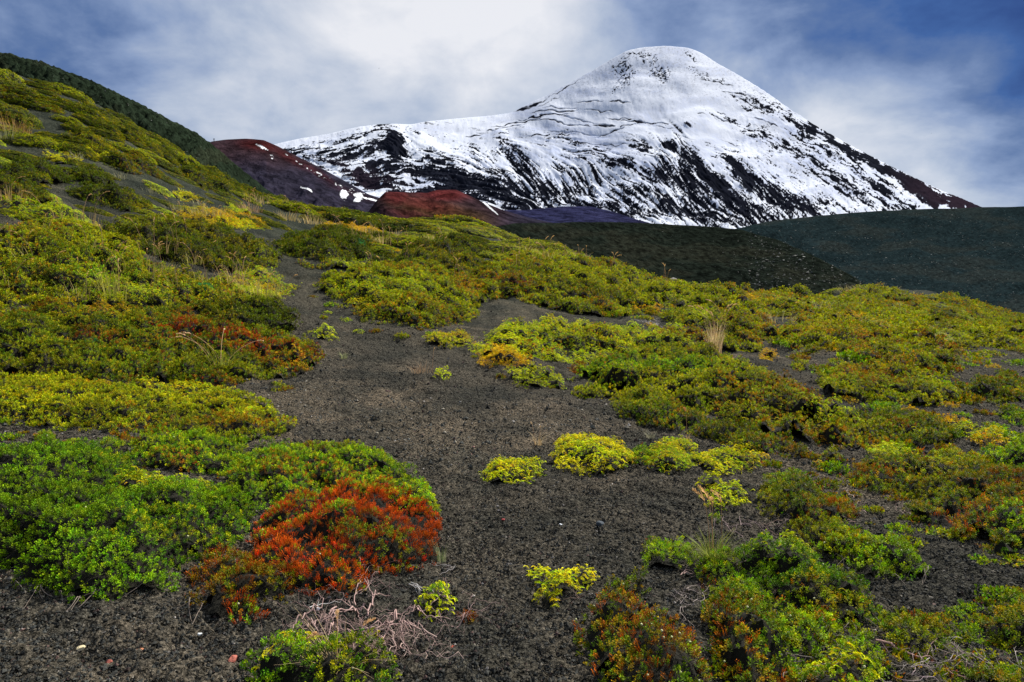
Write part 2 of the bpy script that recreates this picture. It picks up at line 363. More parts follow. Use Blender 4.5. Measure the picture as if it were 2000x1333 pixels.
NSH = [0]; BERRY = {}
def shrub(label, poly, pal, H, W=.22, accents=(), berries=0, name='heath_shrub', cat='shrub', edge=.10, stems=0, dens=1., holes=.0, sz=1., group=None, billow=.5):
    NSH[0] += 1; r = np.random.default_rng(100 + NSH[0])
    P = np.array(poly, float); Q = np.roll(P, -1, 0)
    sub = np.concatenate([P[i] + (Q[i] - P[i]) * np.linspace(0, 1, 4)[:-1, None] for i in range(len(P))])
    wx, wy = hit(sub[:, 0], sub[:, 1]); pw = np.stack([wx, wy], 1)
    ym = float(np.median(wy)); k = max(1., ym / 6.5); H = H * (.8 if ym > 7 else 1.); holes = max(holes, .27 if P[:, 0].mean() > 1300 else .13) if (ym > 8 and name == 'heath_shrub') else holes; edge = edge * (1.35 if ym > 7 else 1.)
    size = .0415 * sz * k ** .5; sp = size * .54 / math.sqrt(dens)
    if ym > 8: sp = size * .56 / math.sqrt(dens)
    edge *= k ** .5
    x0, x1, y0, y1 = wx.min(), wx.max(), wy.min(), wy.max()
    gx, gy = np.meshgrid(np.arange(x0, x1, sp), np.arange(y0, y1, sp)); x = gx.ravel(); y = gy.ravel()
    x = x + (r.random(len(x)) - .5) * sp * 1.3; y = y + (r.random(len(x)) - .5) * sp * 1.3
    es = 3.2 / k ** .5
    def field(x, y):
        d = inside(pw, x, y)
        d = d + edge * 1.5 - edge * 2.6 * fbm(x * es, y * es, 61 + NSH[0], 3) - edge * .5 * (fbm(x * es * 4, y * es * 4, 91, 2) - .5)
        if holes > 0: d = d - W * 1.6 * sstep(1 - holes - .06, 1 - holes + .16, fbm(x * 1.7 / k ** .4, y * 1.7 / k ** .4, 200 + NSH[0], 3) + .12)
        bil = fbm(x * 2.4 / k ** .7, y * 2.4 / k ** .7, 300 + NSH[0], 2)
        cl = fbm(x * 8 / k ** .75, y * 8 / k ** .75, 400, 2)
        h = H * (1 - np.exp(-np.maximum(d, 0) / W)) * (1 - billow + billow * 1.5 * bil) + (cl - .5) * size * (5.0 if k < 1.3 else 8.)
        return d, h, cl
    d, h, cl = field(x, y); s = (d > 0) & (cl + .12 * r.random(len(x)) > .40); x, y, d, h = x[s], y[s], d[s], h[s]
    if len(x) < 12: print('EMPTY', label, len(x)); return None
    if len(x) > 30000: print('BIG', label, len(x))
    g = gz(x, y); e = .04 * k
    gx_ = (gz(x + e, y) + field(x + e, y)[1] - g - h) / e; gy_ = (gz(x, y + e) + field(x, y + e)[1] - g - h) / e
    nrm = np.stack([-gx_ * .6, -gy_ * .6, np.ones(len(x))], 1)
    z = g + np.maximum(h, 0) - size * .35 + r.normal(size=len(x)) * size * .18
    nl = 26 if ym < 6.5 else (16 if ym < 11 else 9)
    acc = []
    for a in accents:
        ax, ay = hit(a[0], a[1]); acc.append((float(ax[0]), float(ay[0]), a[2] / F * float(ay[0]) , a[3]))
    cx, cy = float(x.mean()), float(y.mean()); cz = float(gz(cx, cy))
    root = bpy.data.objects.new(name, None); COL.objects.link(root); root.location = (cx, cy, cz); root.empty_display_size = .2
    tag(root, label, cat, group)
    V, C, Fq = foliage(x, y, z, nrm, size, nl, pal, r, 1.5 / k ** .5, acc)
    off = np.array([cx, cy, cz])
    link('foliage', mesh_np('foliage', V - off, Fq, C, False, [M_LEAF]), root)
    # the woody, litter-filled body under the leaves
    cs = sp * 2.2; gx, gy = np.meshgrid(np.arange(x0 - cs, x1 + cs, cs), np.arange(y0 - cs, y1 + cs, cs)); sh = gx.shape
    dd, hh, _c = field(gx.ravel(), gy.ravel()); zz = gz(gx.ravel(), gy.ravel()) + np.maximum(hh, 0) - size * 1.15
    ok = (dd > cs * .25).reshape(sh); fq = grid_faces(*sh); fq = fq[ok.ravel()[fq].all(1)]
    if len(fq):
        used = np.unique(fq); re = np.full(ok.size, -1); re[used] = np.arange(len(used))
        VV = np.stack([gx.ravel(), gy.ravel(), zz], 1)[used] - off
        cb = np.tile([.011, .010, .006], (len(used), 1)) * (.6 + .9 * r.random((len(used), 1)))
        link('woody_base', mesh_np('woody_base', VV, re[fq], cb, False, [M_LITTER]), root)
    if berries:
        berries = max(2, int(berries * .5)); bv, bf = ball(); ii = r.integers(0, len(x), berries)
        if 'b' not in BERRY: BERRY['b'] = mesh_np('berry', bv * .0052 * [1, 1, 1.15], bf, np.tile([.50, .50, .26], (len(bv), 1)), True, [M_STONE])
        for q in ii: link('berry', BERRY['b'], root, (x[q] - cx, y[q] - cy, z[q] - cz + size * .75)).rotation_euler = (r.normal() * .5, r.normal() * .5, 0)
    if stems:
        stems = max(2, int(stems * .6))
        parts = []; low = np.argsort(d + (y - y.min()) * .4)[:max(stems * 6, 20)]
        for q in r.choice(low, min(stems, len(low)), replace=False):
            p = [np.array([x[q], y[q], z[q] + .02])]; an = r.random() * 6.28; an = -1.57 + r.normal() * .9
            for s_ in range(7):
                an += r.normal() * .3; p.append(p[-1] + np.array([math.cos(an), math.sin(an), 0]) * .026)
                p[-1][2] = gz(p[-1][0], p[-1][1]) + max(.004, .05 * (1 - s_ / 5))
            tv, tf = tube(np.array(p) - off, np.linspace(.0022, .0009, 8), 4); parts.append((tv, tf, np.array([.20, .16, .13]) * (.6 + .6 * r.random())))
        V, Fq, C = join(parts); link('bare_stems', mesh_np('bare_stems', V, Fq, C, True, [M_WOOD]), root)
    return root

# ------------------------------------------------------------------ the heath, mat by mat (outlines follow the photo)
S = shrub
# bottom left
S('large leafy green heath mat filling the lower left corner, a yellow-green patch on its crown', [(-260,905),(0,893),(70,893),(190,885),(250,915),(300,950),(360,965),(420,950),(465,985),(470,1050),(440,1095),(380,1110),(330,1160),(230,1180),(130,1180),(50,1150),(20,1110),(-260,1130)], 'lush', .26, .26, [(330,975,70,'lime'),(270,960,40,'lime')], 22, stems=26, billow=.6)
S('green band of heath arching behind the bare hollow of the lower left mat', [(190,888),(240,862),(310,850),(410,865),(490,885),(500,903),(430,925),(370,925),(300,920),(240,905)], 'green', .15, .16, [(250,865,40,'rust')], 6)
S('green heath curving round behind the red bush', [(395,975),(430,935),(500,880),(560,872),(640,885),(700,885),(760,905),(815,940),(840,985),(852,1020),(800,1020),(720,975),(640,965),(570,985),(510,1005),(470,1030),(410,1020)], 'green', .16, .18, [(760,1000,50,'olive'),(620,890,30,'rust'),(700,900,30,'olive')], 8)
S('big flame red and orange heather bush beside the path', [(498,1040),(530,1008),(575,990),(630,975),(660,955),(720,960),(780,965),(830,995),(853,1045),(845,1090),(810,1125),(740,1145),(680,1160),(610,1165),(560,1150),(520,1125),(492,1085)], 'red', .24, .22, [(500,1045,45,'green'),(640,1130,50,'rust'),(560,1120,50,'olivered'),(835,1000,26,'green'),(600,985,30,'green'),(700,1150,40,'rust'),(660,1060,22,'green')], 9, dens=1.25, sz=.95)
S('rusty brown heather sunk in shade left of the red bush', [(375,1115),(415,1092),(470,1090),(530,1120),(570,1155),(560,1180),(500,1195),(440,1198),(390,1175)], 'rust', .13, .16, [(430,1105,30,'red'),(500,1160,60,'dark')], 3, stems=5)
S('small red and green heather sprout on bare scoria below the rusty heather', [(432,1205),(455,1178),(500,1180),(520,1200),(500,1222),(455,1228)], 'red', .08, .05, [(480,1200,22,'green')], 2)
S('low olive mat with a bright yellow crown left of the path, below the orange-tipped heath', [(-260,742),(0,742),(120,745),(250,765),(400,762),(480,785),(530,798),(578,835),(560,852),(470,858),(400,862),(300,845),(180,842),(100,835),(0,822),(-260,835)], 'olive', .15, .2, [(360,780,75,'lime'),(330,775,45,'yellow'),(520,820,50,'lime'),(200,770,40,'gold')], 8, holes=.16)
S('wide dark heath with flame orange tips on its right end, left of the path', [(-260,610),(0,625),(90,600),(170,610),(260,615),(380,622),(450,650),(560,668),(640,695),(625,712),(590,735),(500,745),(450,762),(400,765),(330,750),(200,745),(60,742),(0,725),(-260,720)], 'olivered', .26, .35, [(560,700,80,'red'),(610,705,60,'red'),(480,680,65,'red'),(590,715,50,'gold'),(150,605,60,'rust'),(350,665,45,'red'),(300,730,30,'red'),(150,615,80,'gold'),(60,610,60,'rust'),(600,700,40,'rust')], 26, dens=1.15, stems=14)
S('smooth rounded olive cushion at the path edge above the orange-tipped heath', [(382,618),(420,600),(480,592),(540,600),(575,620),(587,640),(560,660),(520,662),(470,648),(410,636)], 'cushion', .28, .3, [(480,600,50,'bright')], 0, name='heath_cushion')
S('tall mixed green heath against the left edge of the photo, behind the orange-tipped one', [(-260,470),(0,455),(60,445),(130,440),(190,455),(260,480),(300,520),(400,548),(465,562),(478,590),(440,606),(380,612),(260,612),(170,604),(90,598),(0,620),(-260,600)], 'olive', .34, .5, [(200,560,90,'green'),(330,560,70,'olivered'),(60,560,60,'dark'),(250,590,60,'lime')], 0, dens=1.1, billow=.65, holes=.12)
S('dark olive cushion group with a light green shoulder above the left heath', [(200,452),(240,438),(300,432),(370,445),(440,452),(500,478),(540,505),(545,525),(480,535),(420,530),(350,515),(300,500),(240,475)], 'cushion', .4, .5, [(260,450,60,'bright'),(520,515,45,'bright')], 0, name='heath_cushion', billow=.7)
S('yellow grassy heath patch beside the upper bend of the path', [(430,548),(480,535),(530,540),(565,560),(570,578),(530,590),(480,592),(450,575)], 'lime', .14, .3, [(500,570,50,'gold')])
S('domed dark green cushion standing alone in scoria above the path', [(538,486),(570,470),(620,458),(680,458),(730,478),(738,498),(700,512),(640,512),(570,502)], 'cushion', .55, .6, [(640,465,45,'bright')], 0, name='heath_cushion', billow=.35)
S('thin yellow-green strip crossing the top of the path', [(570,516),(620,511),(690,516),(740,518),(730,530),(660,527),(600,527)], 'lime', .12, .25, [(600,520,40,'olive')])
# centre
S('broad yellow-green heath mat right of the path, yellow along its front', [(618,560),(660,540),(730,528),(820,520),(900,535),(950,560),(950,590),(930,612),(900,636),(850,645),(780,638),(710,628),(700,608),(650,598),(640,578)], 'olive', .36, .5, [(780,590,90,'lime'),(700,580,60,'lime'),(700,600,40,'yellow'),(880,545,60,'olivered')], 14, dens=1.15, billow=.5)
S('dense dark topped round bush above the broad mat', [(792,494),(820,480),(880,474),(940,480),(962,492),(940,505),(880,508),(820,506)], 'dark', .6, .6, [], 0, billow=.35)
S('olive heath in front of the dark topped bush', [(720,516),(760,506),(850,510),(930,512),(960,530),(900,536),(820,528),(750,526)], 'cushion', .5, .6, [(900,520,60,'olive')], 0)
S('long olive heath running from the dark topped bush to the hollow of scoria', [(905,548),(950,525),(1020,515),(1110,530),(1180,550),(1260,575),(1300,600),(1280,612),(1180,622),(1100,612),(1060,600),(1000,585),(960,590)], 'olive', .45, .6, [(1000,545,90,'dark'),(1150,585,70,'dark'),(1000,570,50,'rust')], 0, dens=1.1, billow=.6)
S('yellow-green heath along the crest below the dark dune', [(960,515),(1000,500),(1060,495),(1120,505),(1200,528),(1270,548),(1340,570),(1400,590),(1380,610),(1310,602),(1230,570),(1150,550),(1060,528)], 'olive', .38, .6, [(1060,510,60,'lime'),(1240,560,70,'bright'),(1320,595,50,'lime')], 0, billow=.6)
S('small round golden orange mat at the edge of the scoria hollow', [(1232,606),(1260,598),(1290,603),(1288,620),(1260,616)], 'gold', .15, .3)
S('yellow sprays at the left tip of the big central mat', [(826,664),(860,652),(900,652),(928,662),(918,678),(880,684),(845,676)], 'yellow', .10, .2)
S('bright yellow-green mat in the centre with a few orange tufts', [(925,685),(940,665),(990,645),(1060,632),(1140,640),(1220,650),(1330,652),(1400,668),(1380,690),(1300,680),(1230,690),(1180,700),(1140,712),(1090,712),(1050,700),(1000,700),(950,700)], 'lime', .2, .35, [(1060,692,30,'red'),(1190,670,70,'olive'),(1100,640,70,'yellow'),(1350,665,50,'rust'),(960,690,40,'yellow')], 0, dens=1.05, billow=.4)
S('orange-yellow fringe in front of the bright central mat', [(932,700),(960,692),(1010,698),(1035,710),(1020,722),(970,718)], 'gold', .08, .15)
S('big round green heath right of centre with pale berries, bright at its right flank', [(1085,770),(1110,745),(1140,715),(1200,690),(1290,685),(1370,690),(1450,718),(1520,750),(1590,780),(1650,805),(1700,840),(1728,868),(1690,888),(1640,880),(1560,870),(1480,850),(1400,820),(1300,805),(1200,785),(1130,780)], 'olive', .38, .45, [(1200,740,90,'green'),(1320,740,80,'green'),(1640,830,70,'lime'),(1560,800,60,'rust'),(1480,740,60,'lime')], 30, dens=1.1, billow=.5, stems=10)
S('small yellow-green mat at the left foot of the round green heath', [(990,745),(1010,732),(1060,732),(1095,745),(1080,760),(1030,760),(1000,758)], 'lime', .08, .16)
S('brown-green heath belt along the front of the round green heath', [(1200,800),(1230,785),(1290,795),(1350,812),(1420,838),(1500,858),(1570,880),(1530,900),(1450,890),(1400,868),(1330,842),(1260,830),(1210,818)], 'olivered', .22, .25, [(1290,800,30,'rust'),(1400,860,70,'dark')], 14, stems=8)
S('tiny lime green patch alone in the path', [(598,652),(625,645),(660,650),(662,662),(630,666),(605,660)], 'lime', .06, .1)
S('round bright yellow bush in the middle of the scoria', [(1080,888),(1100,866),(1140,856),(1180,858),(1215,870),(1232,895),(1222,918),(1180,926),(1120,925),(1088,910)], 'yellow', .12, .13, [(1160,900,60,'lime')], 0, name='creeping_shrub', sz=.9, dens=1.15, billow=.3)
S('small yellow-green creeping shrub left of the round yellow bush', [(942,925),(960,910),(1000,902),(1040,908),(1062,925),(1040,942),(990,948),(955,945)], 'lime', .07, .09, [(1000,925,40,'yellow')], 0, name='creeping_shrub', sz=.85, dens=1.1)
S('low dark green sprig between the yellow bush and its right neighbour', [(1222,900),(1250,885),(1280,892),(1290,908),(1255,915),(1230,914)], 'green', .09, .1, [(1275,900,14,'rust')])
S('yellow-green creeping shrub tangled with dry stalks', [(1258,900),(1280,878),(1320,868),(1360,878),(1380,900),(1350,915),(1310,925),(1270,920)], 'lime', .10, .12, [(1310,890,40,'yellow')], 0, name='creeping_shrub', sz=.9)
S('feathery yellow creeping shrub at the right end of the yellow row', [(1365,912),(1390,888),(1440,880),(1490,892),(1495,910),(1460,925),(1400,932)], 'yellow', .08, .11, [(1420,910,40,'lime')], 0, name='creeping_shrub', sz=.9)
S('star shaped yellow-green creeper behind the tall dry grass heads', [(1368,975),(1400,955),(1440,952),(1480,965),(1462,985),(1475,1000),(1430,1002),(1390,990)], 'lime', .06, .08, [], 0, name='creeping_shrub', sz=.85, edge=.16)
S('yellow creeper shaped like a boot in the lower middle', [(1030,1130),(1055,1118),(1090,1130),(1160,1130),(1165,1142),(1120,1158),(1090,1165),(1080,1192),(1050,1192),(1045,1160)], 'yellow', .06, .06, [(1060,1150,40,'lime')], 0, name='creeping_shrub', sz=.8, dens=1.2, edge=.05)
# lower right
S('upright green and rusty sprigs left of the tall dry grass', [(1262,1105),(1280,1080),(1330,1066),(1352,1078),(1345,1098),(1300,1112)], 'green', .12, .07, [(1300,1090,16,'rust')])
S('tall leafy green bush in the lower right, a golden tuft on its left shoulder', [(1455,1110),(1480,1080),(1540,1075),(1590,1100),(1630,1130),(1670,1170),(1695,1215),(1660,1235),(1600,1225),(1550,1190),(1500,1170),(1460,1140)], 'lush', .3, .22, [(1507,1100,14,'yellow'),(1560,1100,60,'lime'),(1620,1200,60,'olive')], 18, dens=1.1, stems=14, billow=.5)
S('dark olive bush at the bottom edge with white berries and bare twigs', [(1370,1185),(1420,1175),(1470,1190),(1520,1215),(1580,1245),(1640,1260),(1640,1300),(1580,1345),(1500,1400),(1380,1400),(1350,1300),(1360,1230)], 'olivered', .2, .2, [(1400,1200,50,'green'),(1560,1300,60,'green')], 26, holes=.28, stems=20)
S('bush of mixed green and fiery rust leaves with white bell fruit at the bottom edge', [(1115,1215),(1150,1195),(1200,1200),(1250,1235),(1300,1240),(1345,1275),(1378,1320),(1390,1420),(1220,1420),(1180,1330),(1130,1280),(1110,1250)], 'olivered', .2, .14, [(1280,1275,50,'red'),(1130,1240,30,'red'),(1210,1240,30,'rust'),(1350,1380,40,'green')], 28, stems=8)
S('rust and green sprout behind the bottom rusty bush', [(1178,1185),(1200,1160),(1240,1145),(1262,1150),(1255,1172),(1215,1190)], 'olivered', .10, .06, [(1200,1175,15,'rust')], 4)
S('flat lime fern-like creeper just above the bottom rusty bush', [(1195,1205),(1225,1185),(1265,1190),(1310,1205),(1290,1218),(1240,1222),(1210,1218)], 'lime', .07, .07, [], 0, name='creeping_shrub', sz=.8)
S('mixed olive and rusty heath between the yellow row and the tall leafy bush', [(1480,985),(1510,945),(1560,940),(1600,965),(1650,985),(1650,1040),(1700,1075),(1720,1105),(1660,1100),(1600,1080),(1560,1060),(1540,1020),(1490,1010)], 'olivered', .16, .16, [(1540,1010,40,'rust'),(1620,1010,50,'rust'),(1560,960,40,'green')], 10, holes=.3, stems=12)
S('green heath with seed balls right of the tall leafy bush', [(1590,1070),(1660,1055),(1740,1060),(1800,1090),(1820,1120),(1770,1138),(1690,1130),(1620,1100)], 'green', .16, .14, [(1650,1070,40,'olive')], 16, stems=8)
S('wide olive-brown heath by the right edge of the photo, above the bare sand', [(1655,935),(1700,912),(1790,905),(1880,920),(1960,935),(2060,950),(2240,960),(2240,1110),(2060,1100),(1960,1085),(1900,1075),(1830,1050),(1790,1010),(1760,960),(1700,958)], 'olivered', .17, .2, [(1800,930,60,'lime'),(1900,1000,60,'rust'),(1850,960,60,'olive'),(2000,1060,60,'green')], 14, holes=.27, stems=10)
S('sparse green and rust sprigs on the sand at the lower right', [(1725,1215),(1760,1190),(1830,1195),(1880,1225),(1870,1265),(1800,1300),(1750,1280)], 'olivered', .12, .1, [(1800,1230,30,'rust')], 8, holes=.30, stems=10)
S('green heath at the far lower right corner', [(1900,1225),(1960,1190),(2050,1180),(2200,1200),(2200,1420),(1960,1420),(1920,1300)], 'olivered', .12, .12, [], 6, holes=.30, stems=16)
S('small bright green creeping strip at the right end of the yellow row', [(1690,890),(1720,878),(1770,885),(1782,897),(1740,900)], 'lime', .06, .1, [], 0, name='creeping_shrub')
S('green bush of fern-like fronds at the bottom edge among red-brown twigs', [(480,1345),(520,1310),(570,1285),(640,1278),(700,1290),(745,1305),(760,1330),(740,1420),(470,1420)], 'lush', .14, .09, [(540,1300,30,'yellow'),(620,1290,30,'lime'),(700,1330,30,'gold')], 14, stems=4)
S('neat little green tuft with yellow tips beside the red-brown twigs', [(820,1195),(835,1178),(860,1172),(880,1188),(872,1208),(845,1212),(826,1208)], 'lime', .11, .045, [(850,1190,15,'lush')], 0, edge=.03, sz=.8, dens=1.2)
# right hand slope
S('orange-green heath strip in front of the pale stone', [(1290,625),(1330,605),(1400,610),(1470,625),(1530,655),(1600,690),(1580,700),(1520,690),(1490,668),(1430,655),(1380,645),(1330,640)], 'olive', .3, .4, [(1450,640,60,'rust'),(1360,630,60,'lime')], 0, holes=.1)
S('two-lobed olive bush right of the dry grass heads, behind the central mat', [(1395,668),(1420,650),(1470,648),(1500,665),(1490,685),(1440,690),(1400,685)], 'olive', .3, .35, [(1420,660,40,'dark')], 0)
S('rusty-yellow mat band right of centre above the scoria gap', [(1500,660),(1560,635),(1650,640),(1740,655),(1820,680),(1870,715),(1840,730),(1760,722),(1680,712),(1640,690),(1560,682)], 'olive', .22, .3, [(1700,680,70,'rust'),(1620,660,60,'gold')], 0, holes=.2, stems=6)
S('bright green patched heath on the right, over dark scoria', [(1590,745),(1650,725),(1740,728),(1790,738),(1850,760),(1890,790),(1860,812),(1800,800),(1740,790),(1680,785),(1620,770)], 'olive', .18, .25, [(1820,770,70,'lime'),(1700,740,60,'rust')], 0, holes=.24, stems=4)
S('loose olive heath right of the bright green patched one', [(1870,765),(1920,740),(1990,745),(2060,765),(2060,790),(1960,785),(1890,785)], 'olivered', .18, .25, [], 0, holes=.2)
S('scattered brown-green heath below the bright green patched one', [(1640,830),(1700,802),(1780,810),(1850,840),(1850,870),(1770,872),(1690,858)], 'olivered', .14, .2, [(1720,840,50,'rust')], 0, holes=.30)
S('thin bright green creeping line on scoria near the right edge', [(1850,838),(1890,832),(1960,846),(1985,862),(1920,866),(1870,852)], 'lime', .07, .12, [(1940,856,30,'yellow')], 0, name='creeping_shrub')
S('short lime creeper below the bright creeping line', [(1765,860),(1790,856),(1812,866),(1800,872),(1772,868)], 'lime', .05, .1, [], 0, name='creeping_shrub')
S('olive-green tuft touching the right edge of the photo', [(1930,895),(1990,870),(2080,880),(2080,915),(1980,915),(1940,910)], 'green', .12, .15, [], 0, holes=.1)
S('dark olive tufts near the right edge above the creeping line', [(1950,820),(1990,805),(2060,815),(2060,840),(1985,836)], 'green', .12, .15)
S('low mat behind the yellow-green creeping strip', [(1820,905),(1850,890),(1900,892),(1925,905),(1890,915),(1840,915)], 'olive', .09, .12, [], 0)

def blob(cx, cy, rx, ry, rot=0, seed=0):
    r = random.Random(seed); n = 14; pts = []
    for i in range(n):
        t = i * 2 * math.pi / n; q = 1 + .22 * (r.random() - .5); u = rx * math.cos(t) * q; v = ry * math.sin(t) * q
        pts.append((cx + u * math.cos(rot) - v * math.sin(rot), cy + u * math.sin(rot) + v * math.cos(rot)))
    return pts
# cushions of the left slope that stand out
for i, (cx, cy, rx, ry, rot, pal, H, lab) in enumerate([
 (262,330,58,16,.22,'dark',.6,'long dark brown-green cushion in the middle of the left slope, below the yellow ones'),
 (330,300,60,20,.35,'cushion',.6,'dark green cushion next up the slope from the long brown-green one'),
 (75,345,80,22,.12,'cushion',.8,'large dark green cushion at the left edge, halfway up the slope'),
 (175,350,50,14,.15,'cushion',.6,'green cushion right of the large one at the left edge'),
 (40,385,75,22,.2,'dark',.7,'brown-green cushion at the left edge just below the large dark one'),
 (225,395,90,18,.15,'cushion',.6,'pair of dark cushions above the grassy yellow flat'),
 (60,420,90,20,.15,'lime',.4,'pale yellow-green mat at the left edge above the tall mixed heath'),
 (150,455,50,10,.1,'yellow',.25,'yellow strip of creeper above the tall mixed heath'),
 (120,292,34,9,.2,'lime',.25,'bright yellow-green pad on the left slope, upper one of two'),
 (115,312,30,9,.25,'yellow',.25,'yellow pad on the left slope, lower one of two'),
 (200,305,28,8,.25,'yellow',.25,'yellow pad just right of the two yellow-green ones'),
 (365,388,32,8,.2,'yellow',.22,'yellow pad on the scoria flat of the left slope'),
 (430,430,85,16,.1,'gold',.22,'golden grassy patch on the scoria flat, widest of the left slope'),
 (460,440,50,9,.1,'lime',.2,'yellow-green pad at the right end of the golden grassy patch'),
 (465,412,26,7,.15,'lime',.2,'small yellow-green pad above the golden grassy patch'),
 (415,358,70,20,.3,'cushion',.7,'dark green cushion at the crest beside the red-brown hill'),
 (590,400,60,18,.12,'cushion',.7,'dark green rounded cushion below the crest, left of the red crater'),
 (700,435,70,17,.12,'cushion',.6,'dark green cushion beside the dry blond grass below the crest'),
 (30,245,40,14,.4,'dark',.6,'dark brown-green bush at the left edge high on the slope'),
 (180,285,60,14,.3,'cushion',.6,'dark cushion above the pair of yellow-green pads'),
 (690,455,60,10,.1,'gold',.25,'blond grassy strip behind the domed cushion'),
]):
    S(lab, blob(cx, cy, rx * .92, ry * .85, rot, i), pal, H * .62, .4, [], 0, name='heath_cushion', billow=.3, edge=.12, dens=1.)
# small wild sprouts scattered on the scoria, each a plant of its own
SPR = [(1395,1020,'green','upright green sprout just left of the tall dry grass heads'),(1500,700,'gold','small gold sprout in the scoria gap right of centre'),(1560,720,'olive','olive sprout right of the gold one in the scoria gap'),
 (1130,725,'rust','rusty sprout on the round green heath, at its left top'),(872,1290,'red','tiny deep red sprout right of the red-brown twigs'),(915,1208,'rust','thin rusty sprout between path and lime tuft'),
 (548,762,'olive','thin green sprout on the sand below the orange-tipped heath'),(565,768,'rust','rusty sprout beside the thin green one on the sand'),
 (1135,1330,'red','single red sprout at the bottom edge left of the rusty bush'),(1180,560,'lime','lime sprout on the crest heath'),(865,738,'lime','little lime sprout at the foot of the withered grass in the path'),
 (1210,612,'lime','lime sprout in the scoria hollow'),(1700,1290,'olivered','olive sprout on the sand beside the bottom right twigs'),(1560,890,'rust','rusty sprout on the scoria right of the feathery yellow shrub'),
 (1620,900,'olive','olive sprout on the scoria left of the green creeping strip'),(1390,655,'rust','rusty sprout behind the bright central mat'),
 (740,1310,'gold','gold-tipped sprout right of the fern-like bush'),(1770,910,'gold','gold sprout beside the bright green creeping strip'),(1600,915,'gold','orange sprout below the olive sprout on scoria'),
 (90,860,'green','green sprout on the scoria strip at the left'),(145,875,'green','second green sprout along the scoria strip at the left'),(180,700,'teal','blue-green spurge tuft in the dark heath at the left'),(400,580,'teal','blue-green spurge tuft beside the upper left heath'),(700,485,'teal','blue-green spurge tuft behind the domed cushion')]
for i, (px, py, pal, lab) in enumerate(SPR):
    k = 1.3 if pal == 'teal' else 1.
    S(lab, blob(px, py, 15 * k, 7 * k, 0, 50 + i), pal, .09 * k if pal != 'teal' else .3, .05, [], 0, edge=.02, name='spurge_tuft' if pal == 'teal' else 'heath_sprout', cat='plant' if pal == 'teal' else 'sprout', sz=.85)

# ---- shared cushions of the far slopes (copies of a few different ones)
def proto(seed, pal, n=1200, nl=6):
    r = np.random.default_rng(seed); rad = np.sqrt(r.random(n)) ; an = r.random(n) * 6.283
    x = rad * np.cos(an); y = rad * np.sin(an)
    lim = .78 + .35 * (fbm(np.cos(an) * 1.3 + seed, np.sin(an) * 1.3, seed, 3) - .3)
    x *= lim; y *= lim
    h = np.sqrt(np.clip(1 - rad ** 2, 0, 1)) * (.35 + 1.2 * fbm(x * 3.4 + seed, y * 3.4, seed + 5, 3))
    nrm = np.stack([x * .9, y * .9, np.ones(n)], 1)
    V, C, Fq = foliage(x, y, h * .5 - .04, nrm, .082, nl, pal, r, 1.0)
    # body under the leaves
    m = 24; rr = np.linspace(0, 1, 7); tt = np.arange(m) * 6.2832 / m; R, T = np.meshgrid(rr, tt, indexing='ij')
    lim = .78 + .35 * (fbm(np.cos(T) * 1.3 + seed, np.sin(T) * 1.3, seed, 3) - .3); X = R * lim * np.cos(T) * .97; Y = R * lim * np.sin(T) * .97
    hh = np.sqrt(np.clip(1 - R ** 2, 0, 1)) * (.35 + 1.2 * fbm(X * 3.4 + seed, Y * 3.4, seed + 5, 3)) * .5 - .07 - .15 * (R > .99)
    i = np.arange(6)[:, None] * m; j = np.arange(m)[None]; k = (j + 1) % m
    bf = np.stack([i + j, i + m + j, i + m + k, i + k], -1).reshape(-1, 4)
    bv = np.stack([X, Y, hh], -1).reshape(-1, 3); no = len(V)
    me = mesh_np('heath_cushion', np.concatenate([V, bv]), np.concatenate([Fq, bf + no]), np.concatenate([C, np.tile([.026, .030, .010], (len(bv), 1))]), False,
                 [M_LEAF, M_LITTER], np.r_[np.zeros(len(Fq)), np.ones(len(bf))])
    return me
PROTO = {}
def cushions(region, count, sizes, pals, label, group, seed, asp=2.2, mind=.8, flat=.3):
    tuftk = sizes[1] < .5
    r = np.random.default_rng(seed); reg = np.array(region, float); done = []; tries = 0
    while len(done) < count and tries < count * 40:
        tries += 1
        px = r.uniform(reg[:, 0].min(), reg[:, 0].max()); py = r.uniform(reg[:, 1].min(), reg[:, 1].max())
        if inside(reg, np.array([px]), np.array([py]))[0] <= 0: continue
        x, y = hit(px, py); x = float(x[0]); y = float(y[0])
        s = r.uniform(*sizes) * (y / 25) ** .4
        if any((x - a) ** 2 + ((y - b) * .8) ** 2 < ((s + c) * mind) ** 2 for a, b, c in done): continue
        done.append((x, y, s))
        pal = pals[int(r.integers(len(pals)))]; v = int(r.integers(3)); key = (pal, v, tuftk)
        if key not in PROTO: PROTO[key] = (sproto if tuftk else proto)(hash_id(pal) + v * 7, pal)
        z = float(gz(x, y)); e = .6
        n = Vector((float(gz(x - e, y) - gz(x + e, y)), float(gz(x, y - e) - gz(x, y + e)), 2 * e)).normalized()
        q = Vector((0, 0, 1)).rotation_difference(n)
        o = bpy.data.objects.new('heath_tuft' if tuftk else 'heath_cushion', PROTO[key]); COL.objects.link(o)
        o.location = (x, y, z - .04 * s); o.rotation_mode = 'QUATERNION'
        yaw = r.random() * 6.28 if tuftk else r.normal() * .35 + .1
        if tuftk: asp_, fl_ = 1.15, .6
        else: asp_, fl_ = asp, flat
        o.rotation_quaternion = q @ Matrix.Rotation(yaw, 3, 'Z').to_quaternion()
        o.scale = (s * asp_ ** .5, s / asp_ ** .3, s * fl_ * 2 * r.uniform(.7, 1.2))
        tag(o, label[pal] if isinstance(label, dict) else label, 'shrub', group)
